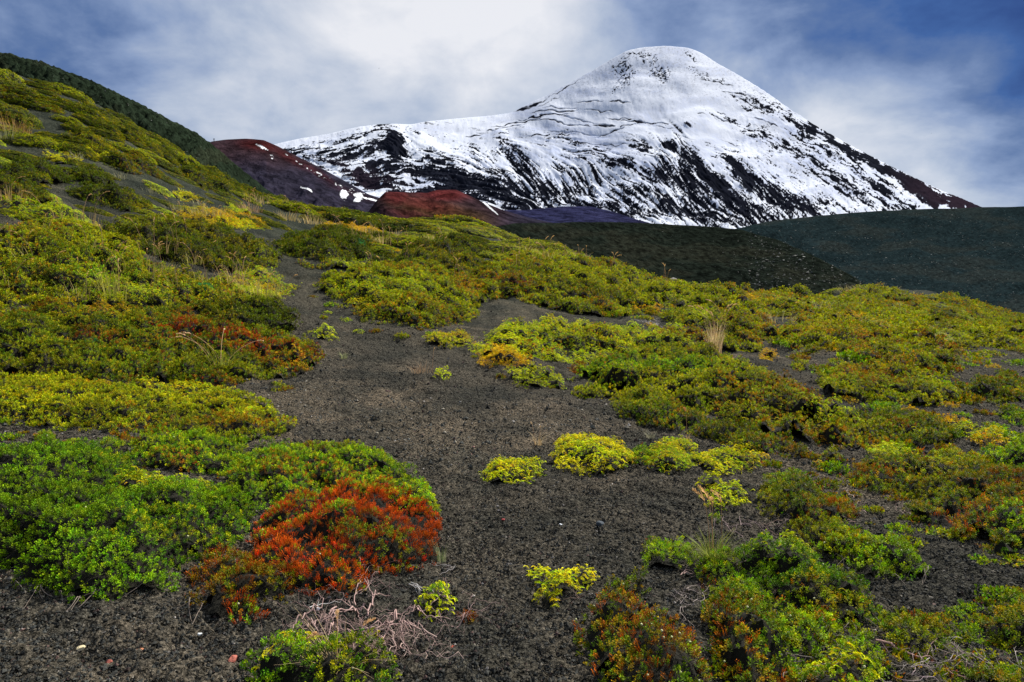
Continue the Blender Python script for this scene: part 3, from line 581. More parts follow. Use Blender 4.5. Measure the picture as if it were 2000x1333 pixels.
def sproto(seed, pal):
    r = np.random.default_rng(seed); n = 64; rad = r.random(n) ** .6; an = r.random(n) * 6.283
    lim = .35 + 1.1 * fbm(np.cos(an) * 1.6 + seed, np.sin(an) * 1.6, seed, 2); x = rad * np.cos(an) * lim; y = rad * np.sin(an) * lim
    V, C, Fq = foliage(x, y, .12 * (1 - rad) * r.random(n), np.stack([x, y, np.ones(n)], 1), .34, 9, pal, r, 1.0)
    return mesh_np('heath_tuft', V, Fq, C, False, [M_LEAF])
def hash_id(s): return sum(ord(c) * (i + 1) for i, c in enumerate(s)) % 1000
LB = {'dark': 'brown-green heath cushion on the {}', 'cushion': 'dark green heath cushion on the {}', 'bright': 'yellow-green heath cushion on the {}', 'olive': 'orange-tipped olive heath cushion on the {}', 'lime': 'flat lime heath pad on the {}', 'yellow': 'flat yellow heath pad on the {}', 'gold': 'flat golden heath pad on the {}'}
def lb(w): return {k: v.format(w) for k, v in LB.items()}
cushions([(-200,100),(0,146),(80,160),(200,218),(270,262),(330,330),(150,300),(0,270),(-200,250)], 160, (.5,1.05), ['cushion','dark','cushion','bright','cushion','dark'], lb('upper left slope below the bare scree crest'), 'cushions high on the left slope', 1, 2.4, .8, .34)
cushions([(180,200),(270,235),(400,325),(560,385),(700,425),(620,440),(480,390),(400,345),(260,300)], 64, (.5,1.0), ['cushion','dark','cushion','bright','cushion','bright'], lb('left slope along its crest'), 'cushions along the crest of the left slope', 2, 2.4, .82, .34)
cushions([(-200,250),(0,270),(150,300),(330,340),(450,385),(560,430),(400,420),(200,380),(0,330),(-200,320)], 30, (.35,.8), ['yellow','lime','cushion','dark'], lb('middle of the left slope'), 'cushions across the middle of the left slope', 3, 2.2, 1.1, .22)
cushions([(-200,330),(0,340),(150,380),(320,400),(480,425),(560,445),(380,440),(180,432),(-200,440)], 26, (.4,.8), ['bright','cushion','dark','lime'], lb('left slope above the scoria flat'), 'cushions above the scoria flat', 4, 2.0, .9, .25)
cushions([(560,395),(700,425),(860,434),(1000,442),(1060,475),(960,470),(860,462),(760,450),(650,430)], 60, (.8,1.5), ['cushion','bright','olive','cushion'], lb('crest in front of the red crater'), 'cushions on the crest in front of the red crater', 5, 2.6, .62, .28)
cushions([(740,455),(860,462),(960,475),(1100,490),(1060,505),(950,500),(800,480),(720,490)], 22, (.6,1.1), ['bright','cushion','olive'], lb('middle crest around the dark topped bush'), 'cushions around the dark topped bush', 6, 2.2, .6)
cushions([(1270,550),(1450,575),(1640,580),(1700,600),(1780,650),(1700,645),(1560,625),(1400,600)], 40, (.5,.9), ['olive','cushion','olive','bright'], lb('right slope behind the pale stone'), 'cushions behind the pale stone', 7, 1.8, .7, .3)
S('mossy green mat behind the pale stone, spreading below the dark dune', [(1290,560),(1400,572),(1520,578),(1640,580),(1640,612),(1560,622),(1460,618),(1360,600)], 'olive', .3, .7, [(1500,600,60,'gold')], 0, sz=1.2, dens=.8, billow=.7)
S('mossy yellow-green mat of the right slope, just below the foot of the dunes', [(1640,575),(1700,560),(1780,585),(1840,612),(1840,650),(1760,650),(1680,630),(1640,612)], 'olive', .35, .8, [(1760,620,60,'bright')], 0, sz=1.2, dens=.8, billow=.7)
S('mossy green mat running out of the photo at the right edge', [(1840,612),(1900,625),(2000,655),(2300,720),(2300,760),(2000,695),(1900,672),(1840,655)], 'olive', .35, .8, [(1950,670,70,'bright')], 0, sz=1.2, dens=.8, billow=.7)
S('thin green mat along the far edge of the right slope, against the dune', [(1780,580),(1850,584),(1930,602),(2010,622),(2200,680),(2200,715),(2000,655),(1900,628),(1800,606)], 'olive', .25, .8, [], 0, sz=1.2, dens=.8, billow=.6)
S('olive mat with golden tufts in front of the mossy right slope', [(1560,622),(1680,630),(1800,655),(1900,680),(1900,700),(1800,685),(1700,662),(1600,648)], 'olive', .3, .5, [(1700,645,60,'gold'),(1840,680,60,'rust')], 0, sz=1.15, dens=.85, billow=.6)
cushions([(1640,560),(1800,580),(2000,630),(2300,690),(2250,740),(2000,680),(1850,670),(1700,645)], 60, (.5,1.0), ['olive','bright','olive','cushion'], lb('mossy far right slope'), 'cushions on the far right slope', 8, 1.8, .7, .3)

EX = {'olive': 'small olive heath tuft on the {}', 'rust': 'small rusty heath tuft on the {}', 'gold': 'small golden heath tuft on the {}', 'green': 'small green heath tuft on the {}', 'lime': 'small lime heath tuft on the {}', 'olivered': 'small brown-green heath tuft on the {}'}
def ex(w): return {k: v.format(w) for k, v in EX.items()}
cushions([(1490,650),(2000,700),(2000,880),(1750,880),(1560,700)], 75, (.16,.42), ['olive','rust','gold','olivered','green'], ex('scoria of the right middle slope'), 'tufts on the right middle scoria', 21, 1.6, 1.0, .3)
cushions([(1500,890),(2000,900),(2000,1110),(1640,1060),(1500,1000)], 60, (.10,.24), ['olive','rust','olivered','green'], ex('scoria among the lower right heath'), 'tufts among the lower right heath', 22, 1.5, 1.0, .35)
cushions([(1380,1180),(1700,1240),(2000,1150),(2000,1333),(1400,1333)], 70, (.09,.22), ['olive','olivered','green'], ex('sand at the bottom right'), 'tufts on the bottom right sand', 23, 1.5, .8, .4)
cushions([(1180,600),(1400,600),(1420,660),(1200,640)], 16, (.15,.35), ['olive','lime','gold'], ex('central scoria hollow'), 'tufts in the central scoria hollow', 24, 1.6, 1.1, .25)
cushions([(0,820),(480,850),(560,860),(200,880),(0,880)], 16, (.08,.16), ['olive','green','rust'], ex('scoria strip at the left'), 'tufts on the left scoria strip', 25, 1.5, 1.4, .35)
cushions([(600,560),(700,640),(900,650),(940,680),(1080,700),(1080,780),(1000,760),(820,670),(640,640)], 22, (.08,.2), ['olive','green','rust','lime'], ex('rim of the central mats'), 'tufts along the rim of the central mats', 26, 1.5, 1.6, .3)
S('dark leafy sprawl over twigs at the bottom edge, right of the dark olive bush', [(1530,1215),(1640,1205),(1680,1250),(1720,1300),(1760,1400),(1560,1400),(1540,1320)], 'green', .14, .14, [(1640,1330,50,'lime')], 10, holes=.34, stems=20)
S('dark green shoots below the tall leafy bush', [(1370,1120),(1420,1105),(1460,1130),(1500,1180),(1460,1195),(1400,1180),(1372,1150)], 'green', .10, .1, [(1400,1150,20,'rust')], 4, holes=.3, stems=10)

# ------------------------------------------------------------------ loose stones on the scoria
def rockmesh(seed, r, flat=.7, col=(.2, .2, .2), name='stone'):
    import bmesh
    bm = bmesh.new(); bmesh.ops.create_icosphere(bm, subdivisions=3, radius=1)
    V = np.array([v.co[:] for v in bm.verts]); T = np.array([[v.index for v in f.verts] for f in bm.faces]); bm.free()
    g = np.random.default_rng(seed)
    for k in range(9):   # chip flat facets off
        n = g.normal(size=3); n /= np.linalg.norm(n); d = V @ n; c = .55 + .3 * g.random(); V = V - np.maximum(d - c, 0)[:, None] * n
    V *= (1 + .15 * (fbm(V[:, 0] * 3 + seed, V[:, 1] * 3 + V[:, 2] * 2, seed, 3) - .5))[:, None]
    V = V * r * np.array([1, .8, flat])
    c = np.array(col) * (.75 + .5 * fbm(V[:, 0] * 30, V[:, 1] * 30 + V[:, 2] * 20, seed, 3))[:, None]
    return mesh_np(name, V, T, c, False, [M_STONE])
ROCKS = [(1493,584,.17,(.42,.44,.46),'smooth pale grey stone lying in the green slope right of centre'),
 (1700,527,.20,(.5,.5,.5),'pale stone at the far edge of the dune, right of centre'),
 (1172,1026,.035,(.035,.045,.055),'dark blue-grey stone half sunk in the lower middle scoria'),
 (1162,945,.012,(.75,.75,.75),'white splinter on the scoria below the round yellow bush'),
 (1095,1028,.014,(.6,.62,.64),'flat white flake left of the dark blue-grey stone'),
 (1565,953,.05,(.22,.20,.22),'flat mauve-grey slab beside the olive and rusty heath'),
 (1945,673,.12,(.7,.7,.7),'white stone on the green far right slope'),
 (983,1017,.014,(.28,.05,.05),'dark red cinder lying in the scoria left of the white flake'),
 (885,1270,.02,(.3,.06,.03),'rust red cinder right of the twigs'),
 (213,1300,.02,(.25,.07,.05),'small red-brown cinder near the bottom left'),
 (273,1277,.02,(.3,.12,.06),'orange-brown cinder near the bottom left'),
 (158,1270,.018,(.5,.42,.25),'tan pebble at the lower left'),(390,1243,.014,(.6,.62,.6),'white pebble below the small red and green sprout'),
 (455,1292,.028,(.32,.10,.07),'brick red flake of lava left of the fern-like bush'),(925,875,.012,(.4,.2,.18),'pinkish cinder in the middle of the path'),
 (905,665,.05,(.6,.58,.5),'pale pebble by the yellow sprays'),(1545,548,.16,(.35,.35,.36),'grey stone at the foot of the dark dune'),(1315,528,.22,(.32,.30,.27),'brown-grey stone on the crest edge'),(1395,525,.14,(.5,.5,.48),'small pale stone on the dune just above the crest heath'),
 (622,1192,.015,(.6,.6,.62),'white pebble below the red bush beside the bleached twig'),(1060,830,.012,(.45,.35,.3),'pinkish pebble in the upper middle scoria'),(950,1215,.01,(.5,.45,.4),'pale grain by the rusty sprout')]
for i, (px, py, rr, c, lab) in enumerate(ROCKS):
    x, y = hit(px, py); x = float(x[0]); y = float(y[0])
    o = link('stone', rockmesh(300 + i, rr, .55, c), None, (x, y, float(gz(x, y)) + rr * .22)); o.rotation_euler = (0, 0, random.random() * 6)
    tag(o, lab, 'stone')
def pebbles(name, count, ylo, yhi, smin, smax, seed, colf, label=None, pw=1.):
    """uncountable loose grains: one mesh of small angular lumps"""
    r = np.random.default_rng(seed)
    Y = np.exp(r.uniform(math.log(ylo), math.log(yhi), count)); a = r.uniform(-.95, .95, count); X = a * Y
    s = smin * (smax / smin) ** (r.random(count) ** pw) * (1 if ylo > 4 else 1)
    Z = gz(X, Y) + (fbm(X * 5, Y * 5, 11, 3) - .5) * .07 + s * .25
    B = np.array([[1, 0, 0], [-1, 0, 0], [0, 1, 0], [0, -1, 0], [0, 0, 1], [0, 0, -1]], float)
    T = np.array([[4, 0, 2], [4, 2, 1], [4, 1, 3], [4, 3, 0], [5, 2, 0], [5, 1, 2], [5, 3, 1], [5, 0, 3]])
    V = B[None] * s[:, None, None] * r.uniform(.6, 1.25, (count, 6, 1)) * np.array([1, 1, .8]) + r.normal(size=(count, 6, 3)) * s[:, None, None] * .18
    an = r.random(count) * 6.28; c, sn = np.cos(an)[:, None], np.sin(an)[:, None]
    V = np.stack([V[..., 0] * c - V[..., 1] * sn, V[..., 0] * sn + V[..., 1] * c, V[..., 2]], -1) + np.stack([X, Y, Z], 1)[:, None]
    Fc = (T[None] + (np.arange(count) * 6)[:, None, None]).reshape(-1, 3)
    C = np.repeat(colf(r, count, X, Y), 6, 0)
    tag(link(name, mesh_np(name, V, Fc, C, False, [M_STONE])), label, kind='stuff')
def gcol(r, n, X, Y):
    k = r.random(n)[:, None]; b = (.35 + 1.1 * r.random(n) ** 1.6)[:, None]
    dust = sstep(.5, .7, fbm(X * .5, Y * .5, 21, 4) * .5 + fbm(X * 2.3, Y * 2.3, 22, 4) * .5)[:, None]
    c = np.where(k < .80, [.027, .028, .0245], np.where(k < .94, [.086, .077, .060], np.where(k < .985, [.06, .036, .03], [.22, .20, .18])))
    return c * b * (1 + dust * 1.3)
pebbles('gravel', 170000, 2.2, 10.5, .003, .013, 5, gcol, 'fine black scoria gravel covering the bare ground', 1.6)
pebbles('coarse_gravel', 12000, 6, 30, .010, .030, 6, gcol, 'coarser cinders lying over the scoria further up', 1.6)

# ------------------------------------------------------------------ grass tufts with dry stalks
GRN = ((.16, .24, .03), (.30, .30, .05)); DRY = ((.42, .30, .12), (.60, .42, .18)); STR = ((.55, .40, .20), (.75, .58, .34))
def blades(n, h, spread, cols, r, lean=.5, w=.004):
    V = []; C = []
    for i in range(n):
        an = r.random() * 6.28; rr = spread * r.random() ** .5; p = np.array([rr * math.cos(an), rr * math.sin(an), 0.])
        ln = h * (.5 + .6 * r.random()); le = lean * (.3 + .9 * r.random()); dd = np.array([math.cos(an + r.normal() * .5), math.sin(an + r.normal() * .5), 0])
        side = np.array([-dd[1], dd[0], 0]) * w; c0, c1 = np.array(cols[0]), np.array(cols[1]); cc = c0 + (c1 - c0) * r.random(); cc = cc * (.7 + .5 * r.random())
        last = None
        for k in range(4):
            t = k / 3; q = p + dd * ln * le * t * t + np.array([0, 0, ln * t * (1 - .25 * le * t)])
            ww = side * (1 - t * .85); row = [q - ww, q + ww]
            if last is not None: V += [last[0], last[1], row[1], row[0]]; C += [cc * .8, cc * .8, cc, cc]
            last = row
    V = np.array(V); return V, np.arange(len(V)).reshape(-1, 4), np.array(C)
def stalk(h, bend, r, w, base=(0, 0), droop=1.):
    an = r.random() * 6.28; dx, dy = math.cos(an), math.sin(an); pts = []
    for k in range(9):
        t = k / 8; pts.append([base[0] + dx * bend * h * t ** 2.2, base[1] + dy * bend * h * t ** 2.2, h * (t - .12 * droop * bend * t ** 4)])
    pts = np.array(pts); head = [pts[-1].copy()]
    L = h * .26; d = pts[-1] - pts[-2]; d /= np.linalg.norm(d)
    for k in range(6):
        d = d + np.array([dx, dy, -.55 * droop]) * .15; d /= np.linalg.norm(d); head.append(head[-1] + d * L / 6)
    return pts, np.array(head)
def tuft(label, px, py, nb, h, cols, nst=0, sth=.3, spread=.04, lean=.6, w=None, name='grass_tuft', group=None, headc=(.62, .40, .17), bend=.35):
    x, y = hit(px, py); x = float(x[0]); y = float(y[0]); r = np.random.default_rng(int(px * 7 + py))
    w = w or max(.0018, y * .00040); nst = nst if y < 5 else int(math.ceil(nst * .6))
    root = bpy.data.objects.new(name, None); COL.objects.link(root); root.location = (x, y, float(gz(x, y)) + .01); root.empty_display_size = .1
    tag(root, label, 'grass', group)
    if nb: V, Fq, C = blades(nb, h, spread, cols, r, lean, w); link('blades', mesh_np('blades', V, Fq, C, False, [M_GRASS]), root)
    for i in range(nst):
        p, hd = stalk(sth * r.uniform(.75, 1.1), bend * r.uniform(.3, 1.2), r, w, (r.normal() * spread * .5, r.normal() * spread * .5))
        tv, tf = tube(p, np.linspace(w * .75, w * .5, 9), 4); c = np.array([.38, .22, .11]) * (.8 + .4 * r.random())
        so = link('stalk', mesh_np('stalk', tv, tf, np.tile(c, (len(tv), 1)), True, [M_WOOD]), root)
        parts = []                                    # feathery head: many short bristles along the drooping axis
        for k in range(44 if y < 8 else 16):
            t = r.random() * 5.99; i0 = int(t); q = hd[i0] + (hd[i0 + 1] - hd[i0]) * (t - i0); ax = hd[i0 + 1] - hd[i0]; ax /= np.linalg.norm(ax)
            sd = r.normal(size=3); sd -= ax * (sd @ ax); sd /= np.linalg.norm(sd); L = sth * .075 * (1.1 - abs(t / 6 - .4)); q2 = q + (ax * .8 + sd * (.5 if y < 8 else .22)) * L
            ws = np.cross(ax, sd) * max(w * 1.1, .0025); parts.append((np.array([q - ws * .3, q + ws * .3, q2 + ws, q2 - ws]), np.array([[0, 1, 2, 3]]), np.array(headc) * (.75 + .5 * r.random())))
        V, Fq, C = join(parts); link('seed_head', mesh_np('seed_head', V, Fq, C, False, [M_GRASS]), so)
    return root
tuft('grey-green grass tuft with tall dry orange seed heads in the lower right', 1395, 1108, 260, .20, GRN, 4, .44, .07, .9, w=.0027, bend=.10)
tuft('tall blond dry grass with drooping heads on the big round green heath', 1395, 702, 130, .75, STR, 8, .95, .13, .3, w=.006, bend=.22)
tuft('arching straw-coloured grass heads over the orange-tipped heath', 430, 735, 90, .45, GRN, 8, .62, .12, .9, w=.0055, headc=(.75,.52,.28), bend=.9)
tuft('pale grass with white roots at the right rim of the red bush', 862, 1100, 46, .12, ((.20,.28,.10),(.40,.40,.22)), 0, .2, .03, .5)
tuft('withered brown grass with one leaning seed head in the middle of the path', 825, 730, 40, .20, ((.30,.20,.12),(.42,.28,.16)), 1, .40, .16, .9)
tuft('small silvery grass tuft beside the path', 672, 703, 40, .13, ((.25,.28,.12),(.4,.4,.2)), 0, .2, .06, .8)
tuft('curled tan dry grass above the round yellow bush', 1052, 872, 26, .15, STR, 2, .19, .035, .9, headc=(.5,.36,.2))
tuft('pale dry tuft in scoria behind the tangled yellow-green shrub', 1270, 858, 40, .10, ((.25,.25,.16),(.38,.36,.24)), 0, .2, .05, .8)
tuft('single rusty nodding seed head in front of the brown-green belt', 1343, 862, 8, .10, DRY, 1, .32, .02, .6, headc=(.6,.28,.10))
tuft('straw grass lying through the fern-like bush at the bottom edge', 660, 1325, 60, .20, STR, 3, .26, .09, 1.2, headc=(.7,.45,.22), bend=1.)
tuft('dry stalks tangled in the yellow-green creeping shrub', 1330, 905, 16, .10, STR, 0, .2, .03, 1.1)
tuft('blond grass clump on the crest heath', 1072, 520, 70, .75, ((.42,.40,.06),(.6,.5,.2)), 8, 1.0, .45, .6)
tuft('sparse blond stalks on the crest right of the clump', 1190, 540, 10, .5, DRY, 5, .8, .5, .5)
tuft('thin grass stalks in front of the two-lobed olive bush', 1408, 640, 30, .45, DRY, 6, .7, .35, .6, headc=(.75,.5,.3), bend=.8)
tuft('bright tall grass in the middle of the tall mixed heath', 220, 600, 60, .8, ((.35,.36,.05),(.55,.5,.12)), 6, 1.0, .25, .4)
tuft('dense yellow grass on the shoulder of the tall mixed heath', 300, 545, 110, .5, ((.35,.36,.03),(.6,.52,.10)), 8, .7, .6, .5)
tuft('yellow grass beside the path bend', 510, 583, 130, .5, ((.40,.40,.05),(.6,.5,.16)), 7, .65, .45, .5)
tuft('stalks rising over the left heath beside the blue-green spurge', 460, 560, 40, .6, DRY, 7, .85, .4, .5)
tuft('grass heads on the light shoulder of the dark olive cushions', 320, 500, 40, .5, DRY, 9, .9, .8, .5)
tuft('blond grass on the crest behind the domed cushion', 690, 480, 120, .5, DRY, 9, .8, .8, .5)
tuft('blond grass beside the blue-green spurge near the crest', 745, 482, 120, .5, ((.5,.38,.12),(.65,.5,.2)), 9, .7, .8, .5)
tuft('pale grass row above the golden patch of the left slope', 400, 425, 110, .45, ((.5,.42,.14),(.65,.5,.2)), 7, .6, 1.0, .6)
tuft('pinkish dry grass at the right end of the scoria flat', 485, 415, 90, .5, ((.45,.26,.16),(.55,.36,.2)), 6, .7, .6, .6)
tuft('dry stalks standing above the left yellow strip', 150, 440, 30, .5, DRY, 8, .8, .7, .5)
tuft('orange-brown grass at the left edge high on the slope', 30, 262, 90, .7, ((.4,.22,.08),(.5,.34,.12)), 0, .8, .6, .6)
tuft('pale grass at the left edge beside the orange-brown grass', 8, 275, 90, .6, ((.25,.28,.10),(.4,.38,.18)), 0, .8, .5, .6)
tuft('golden grass among the yellow heath at the left edge', 20, 400, 90, .5, DRY, 5, .8, .6, .6)
rr_ = random.Random(4)
for px, py in [(280,452),(340,412),(150,312),(265,395),(310,440),(235,352),(390,402),(300,380)]:
    tuft('pale withered tuft on the bare scoria of the left slope', px, py, 36, .3, ((.30,.30,.16),(.42,.38,.22)), 0, .2, .35, .8, group='withered tufts on the left slope scoria')
for px, py in [(870,500),(985,505),(790,520),(1010,540),(900,560),(730,545),(1300,560),(1130,520)]:
    tuft('few nodding blond stalks rising from the olive heath around the dark topped bush', px, py, 6, .4, DRY, 5, .75, .4, .5, group='nodding stalks over the central heath')
for px, py in [(60,520),(120,560),(180,500),(250,540),(340,575),(400,560),(90,470),(440,600),(380,520),(300,590),(20,580),(150,590)]:
    tuft('thin clump of straw and yellow-green grass growing through the tall left heath', px, py, 34, .42, ((.36,.36,.05),(.62,.5,.2)), 3, .6, .3, .6, group='grass clumps in the tall left heath')
for px, py in [(650,455),(720,462),(770,470),(610,440),(560,432),(840,478),(1020,500),(1120,512),(560,408),(500,398)]:
    tuft('blond dry grass clump among the crest cushions', px, py, 70, .5, ((.5,.38,.12),(.68,.52,.24)), 3, .7, .7, .6, group='dry grass clumps among the crest cushions')
for px, py in [(1500,630),(1590,605),(1660,560),(1690,552),(1730,570),(1760,582),(1650,590)]:
    tuft('pale dry tuft along the edge where the right slope meets the dune', px, py, 60, .4, ((.35,.30,.12),(.5,.42,.18)), 0, .4, .8, .8, group='dry tufts along the dune edge')

# ------------------------------------------------------------------ dead twigs
def twigs(label, px, py, n, L, r0, col, seed, spread=.25, name='dead_shrub', lift=.03, an0=None, kink=.35):
    x, y = hit(px, py); x = float(x[0]); y = float(y[0]); r = np.random.default_rng(seed); z0 = float(gz(x, y)); kink *= .62
    root = None
    if n > 1:
        root = bpy.data.objects.new(name, None); COL.objects.link(root); root.location = (x, y, z0); root.empty_display_size = .1; tag(root, label, 'dead shrub')
    def grow(parts, p, an, L, rad, dep):
        k = max(4, int(L / .022)); pts = [np.array(p)]; h = p[2] - float(gz(p[0], p[1])); cc = np.array(col) * (.6 + .7 * r.random())
        for i in range(k):
            an += r.normal() * kink + (r.choice([-1, 1]) * .6 if r.random() < .12 else 0); q = pts[-1] + np.array([math.cos(an), math.sin(an) * .9, 0]) * L / k
            h = max(.002, h + r.normal() * lift * .3 - (h - lift * .7) * .12); q[2] = float(gz(q[0], q[1])) + h
            pts.append(q)
            if dep < 3 and r.random() < (.30, .26, .16)[dep]: grow(parts, q, an + r.choice([-1, 1]) * r.uniform(.4, 1.1), L * r.uniform(.25, .55), rad * (1 - i / k * .6) * .55, dep + 1)
        tv, tf = tube(np.array(pts) - [x, y, z0], np.linspace(rad, rad * .25, len(pts)), 5)
        parts.append((tv, tf, cc))
    for i in range(n):
        parts = []
        grow(parts, (x + r.normal() * spread, y + r.normal() * spread * .45, z0 + .01 + r.random() * lift), (r.random() * 6.28 if an0 is None else an0 + r.normal() * .35), L * r.uniform(.5, 1.1), r0 * r.uniform(.45, 1.0), 0)
        V, Fq, C = join(parts)
        if n > 1: link('branch', mesh_np('branch', V, Fq, C, True, [M_WOOD]), root)
        else: tag(link('dead_branch', mesh_np('dead_branch', V, Fq, C, True, [M_WOOD]), None, (x, y, z0)), label, 'branch')
PINK = (.34, .225, .20); GREY = (.42, .38, .36); BR = (.20, .13, .10)
twigs('long pinkish bare branches sprawling over scoria below the red bush', 735, 1215, 11, .6, .0058, PINK, 1, .14, lift=.05)
twigs('tangle of thin red-brown twigs behind the fern-like bush', 690, 1275, 18, .32, .0035, PINK, 2, .14, lift=.06)
twigs('pale twigs spreading right of the fern-like bush', 790, 1270, 12, .35, .0032, (.36,.26,.22), 3, .14, lift=.04)
twigs('forked pinkish branch at the left of the twig tangle', 605, 1235, 4, .28, .0048, PINK, 4, .04, lift=.08)
twigs('bleached white branch lying under the red bush, pointing right', 805, 1148, 2, .26, .0035, (.62,.60,.58), 5, .02, an0=0)
twigs('bleached white twig left of the pinkish branches', 600, 1197, 1, .2, .0035, (.62,.60,.58), 6, .01, an0=0)
twigs('grey roots beside the red bush rim grass', 880, 1118, 4, .14, .0022, GREY, 7, .03)
twigs('curved pinkish root above the fern-like creeper in the lower right', 1345, 1130, 2, .24, .005, PINK, 8, .03, an0=.2)
twigs('brown forked twig left of the tall leafy bush', 1330, 1160, 3, .22, .003, (.33,.27,.24), 9, .05)
twigs('grey brown twigs below the tall dry grass', 1430, 1140, 10, .24, .003, BR, 10, .12)
twigs('dry twigs behind the grey-green grass tuft', 1450, 1035, 9, .3, .003, (.28,.20,.19), 11, .1)
twigs('fan of grey twigs right of the fern-like creeper', 1330, 1190, 6, .24, .0028, (.28,.23,.21), 12, .05)
twigs('long bare branch running down to the bottom edge in the lower right', 1700, 1262, 1, .75, .007, (.34,.20,.17), 13, .01, an0=-.75, kink=.18)
twigs('pale twig tangle at the bottom right corner', 1890, 1300, 20, .36, .0022, (.36,.31,.28), 14, .26)
twigs('grey twigs at the bottom edge among dark olive leaves', 1560, 1300, 12, .34, .0022, (.32,.27,.24), 15, .22)
twigs('purplish twigs at the bottom edge, right of the long bare branch', 1790, 1310, 12, .34, .0024, (.27,.20,.20), 18, .2)
twigs('thin brown twig rising beside the yellow boot-shaped creeper', 1140, 1180, 3, .2, .0025, BR, 16, .02)
twigs('grey twigs on the right slope above the scoria gap', 1660, 650, 7, .9, .012, GREY, 17, .4)
twigs('pale twigs across the scoria hollow', 1290, 640, 6, .7, .010, GREY, 19, .4)
twigs('brown twigs inside the olive-brown heath by the right edge', 1750, 1000, 12, .4, .004, (.26,.18,.15), 20, .3)
twigs('brown twigs inside the heath behind the tall leafy bush', 1610, 1030, 12, .3, .0035, (.28,.17,.14), 21, .2)

# ------------------------------------------------------------------ hills and the volcano
def ang(a, b): return a + (b - a)
def lic(field, nx, ny, x0, x1, y0, y1, seed, L, blur=1):
    """noise smeared along the fall lines of the slope, spread evenly over 0..1"""
    r = np.random.default_rng(seed); no = r.random((ny, nx))
    for _ in range(blur): no = (no + np.roll(no, 1, 0) + np.roll(no, -1, 0) + np.roll(no, 1, 1) + np.roll(no, -1, 1)) / 5
    J, I = np.meshgrid(np.arange(nx), np.arange(ny)); acc = no.copy(); cnt = 1
    dx, dy = field
    for sg in (1, -1):
        fx = J.astype(float); fy = I.astype(float)
        for k in range(L):
            ix = np.clip(fx.astype(int), 0, nx - 1); iy = np.clip(fy.astype(int), 0, ny - 1)
            fx = fx + sg * dx[iy, ix]; fy = fy + sg * dy[iy, ix]
            acc += no[np.clip(np.rint(fy).astype(int), 0, ny - 1), np.clip(np.rint(fx).astype(int), 0, nx - 1)]; cnt += 1
    acc /= cnt; rk = np.empty(acc.size); rk[np.argsort(acc.ravel())] = np.linspace(0, 1, acc.size); return rk.reshape(acc.shape)
def blobs(PX, PY, B):
    m = np.zeros(PX.shape)
    for cx, cy, rx, ry, an, w in B:
        c, s = math.cos(math.radians(an)), math.sin(math.radians(an)); u = (PX - cx) * c + (PY - cy) * s; v = -(PX - cx) * s + (PY - cy) * c
        q = (u / rx) ** 2 + (v / ry) ** 2; m = np.maximum(m, w * np.exp(-q ** 1.5 * .7))
    return m
def slope_surface(name, crest, pyf, Yf, nx, nf, colf, relief, m, back=30, backlen=.5, prof=.85, pre=None, kind='structure', smooth=True):
    """a real hill: its crest stands at the depths given, the front runs down to depth Yf, the back falls away behind"""
    c = np.array(crest, float); xs = np.linspace(c[0, 0], c[-1, 0], nx)
    sy = np.interp(xs, c[:, 0], c[:, 1]); sY = np.interp(xs, c[:, 0], c[:, 2])
    k = max(3, nx // 90); ker = np.ones(k) / k; pad = lambda v: np.convolve(np.r_[np.full(k, v[0]), v, np.full(k, v[-1])], ker, 'same')[k:-k]
    sy = pad(sy); sY = pad(sY)
    yf = np.interp(xs, *np.array(Yf, float).T); pf = np.interp(xs, *np.array(pyf, float).T)
    v = np.linspace(0, 1, nf)[:, None]
    PY = sy + (pf - sy) * v; PX = np.broadcast_to(xs, PY.shape)
    Y = sY + (yf - sY) * v ** prof
    a, e = ray(PX, PY); X = a * Y; Z = CAMZ + e * Y
    rel, cc = (relief, None) if not callable(relief) else relief(PX, PY, v)
    edge = np.minimum(1, v * 12)
    Z = Z + rel * (0.25 + .75 * edge)
    col = colf(PX, PY, cc)
    # back side
    t = np.linspace(0, 1, back + 1)[1:][:, None]; top = Z[0]; hgt = np.maximum(top + 30, 20)
    Yb = sY * (1 + backlen * t); Xb = X[0] * (1 + backlen * t * .3); Zb = top - hgt * (t ** 1.2) * 1.05
    X = np.concatenate([Xb[::-1], X]); Y = np.concatenate([np.broadcast_to(Yb, Xb.shape)[::-1], Y]); Z = np.concatenate([Zb[::-1], Z])
    col = np.concatenate([np.broadcast_to(col[0], (back,) + col[0].shape), col])
    me = mesh_np(name, np.stack([X, Y, Z], -1), grid_faces(*X.shape)[:, ::-1], col, smooth, [m])
    o = link(name, me); tag(o, kind=kind); return o

# dark scree slope rising behind the green left slope
def c_scree(base):
    def f(PX, PY, cc):
        n = fbm(PX / 14, PY / 5, 91, 5)[..., None]; n2 = fbm(PX / 110 + PY / 60, PY / 22 - PX / 200, 97, 4)[..., None]; w_ = sstep(.5, .7, n2); return np.array(base) * (.35 + .6 * n + .9 * n2) * (1 - w_ * .25) + np.array([.006, .005, .003]) * w_
    return f
slope_surface('hill', [(-700,-90,62),(-350,20,66),(-150,68,70),(0,102,74),(80,121,77),(200,168,82),(300,216,88),(385,263,96),(430,297,104),(520,372,118),(600,430,125),(700,470,130)],
   [(-700,520),(0,480),(400,500),(700,520)], [(-700,48),(0,56),(400,66),(700,72)], 420, 200, c_scree((.011,.017,.010)), lambda PX, PY, v: ((fbm(PX / 30, PY / 30, 71, 4) - .5) * 1.6 + (fbm(PX / 5, PY / 5, 171, 3) - .4) * 1.5, None), M_HILL, backlen=.6)
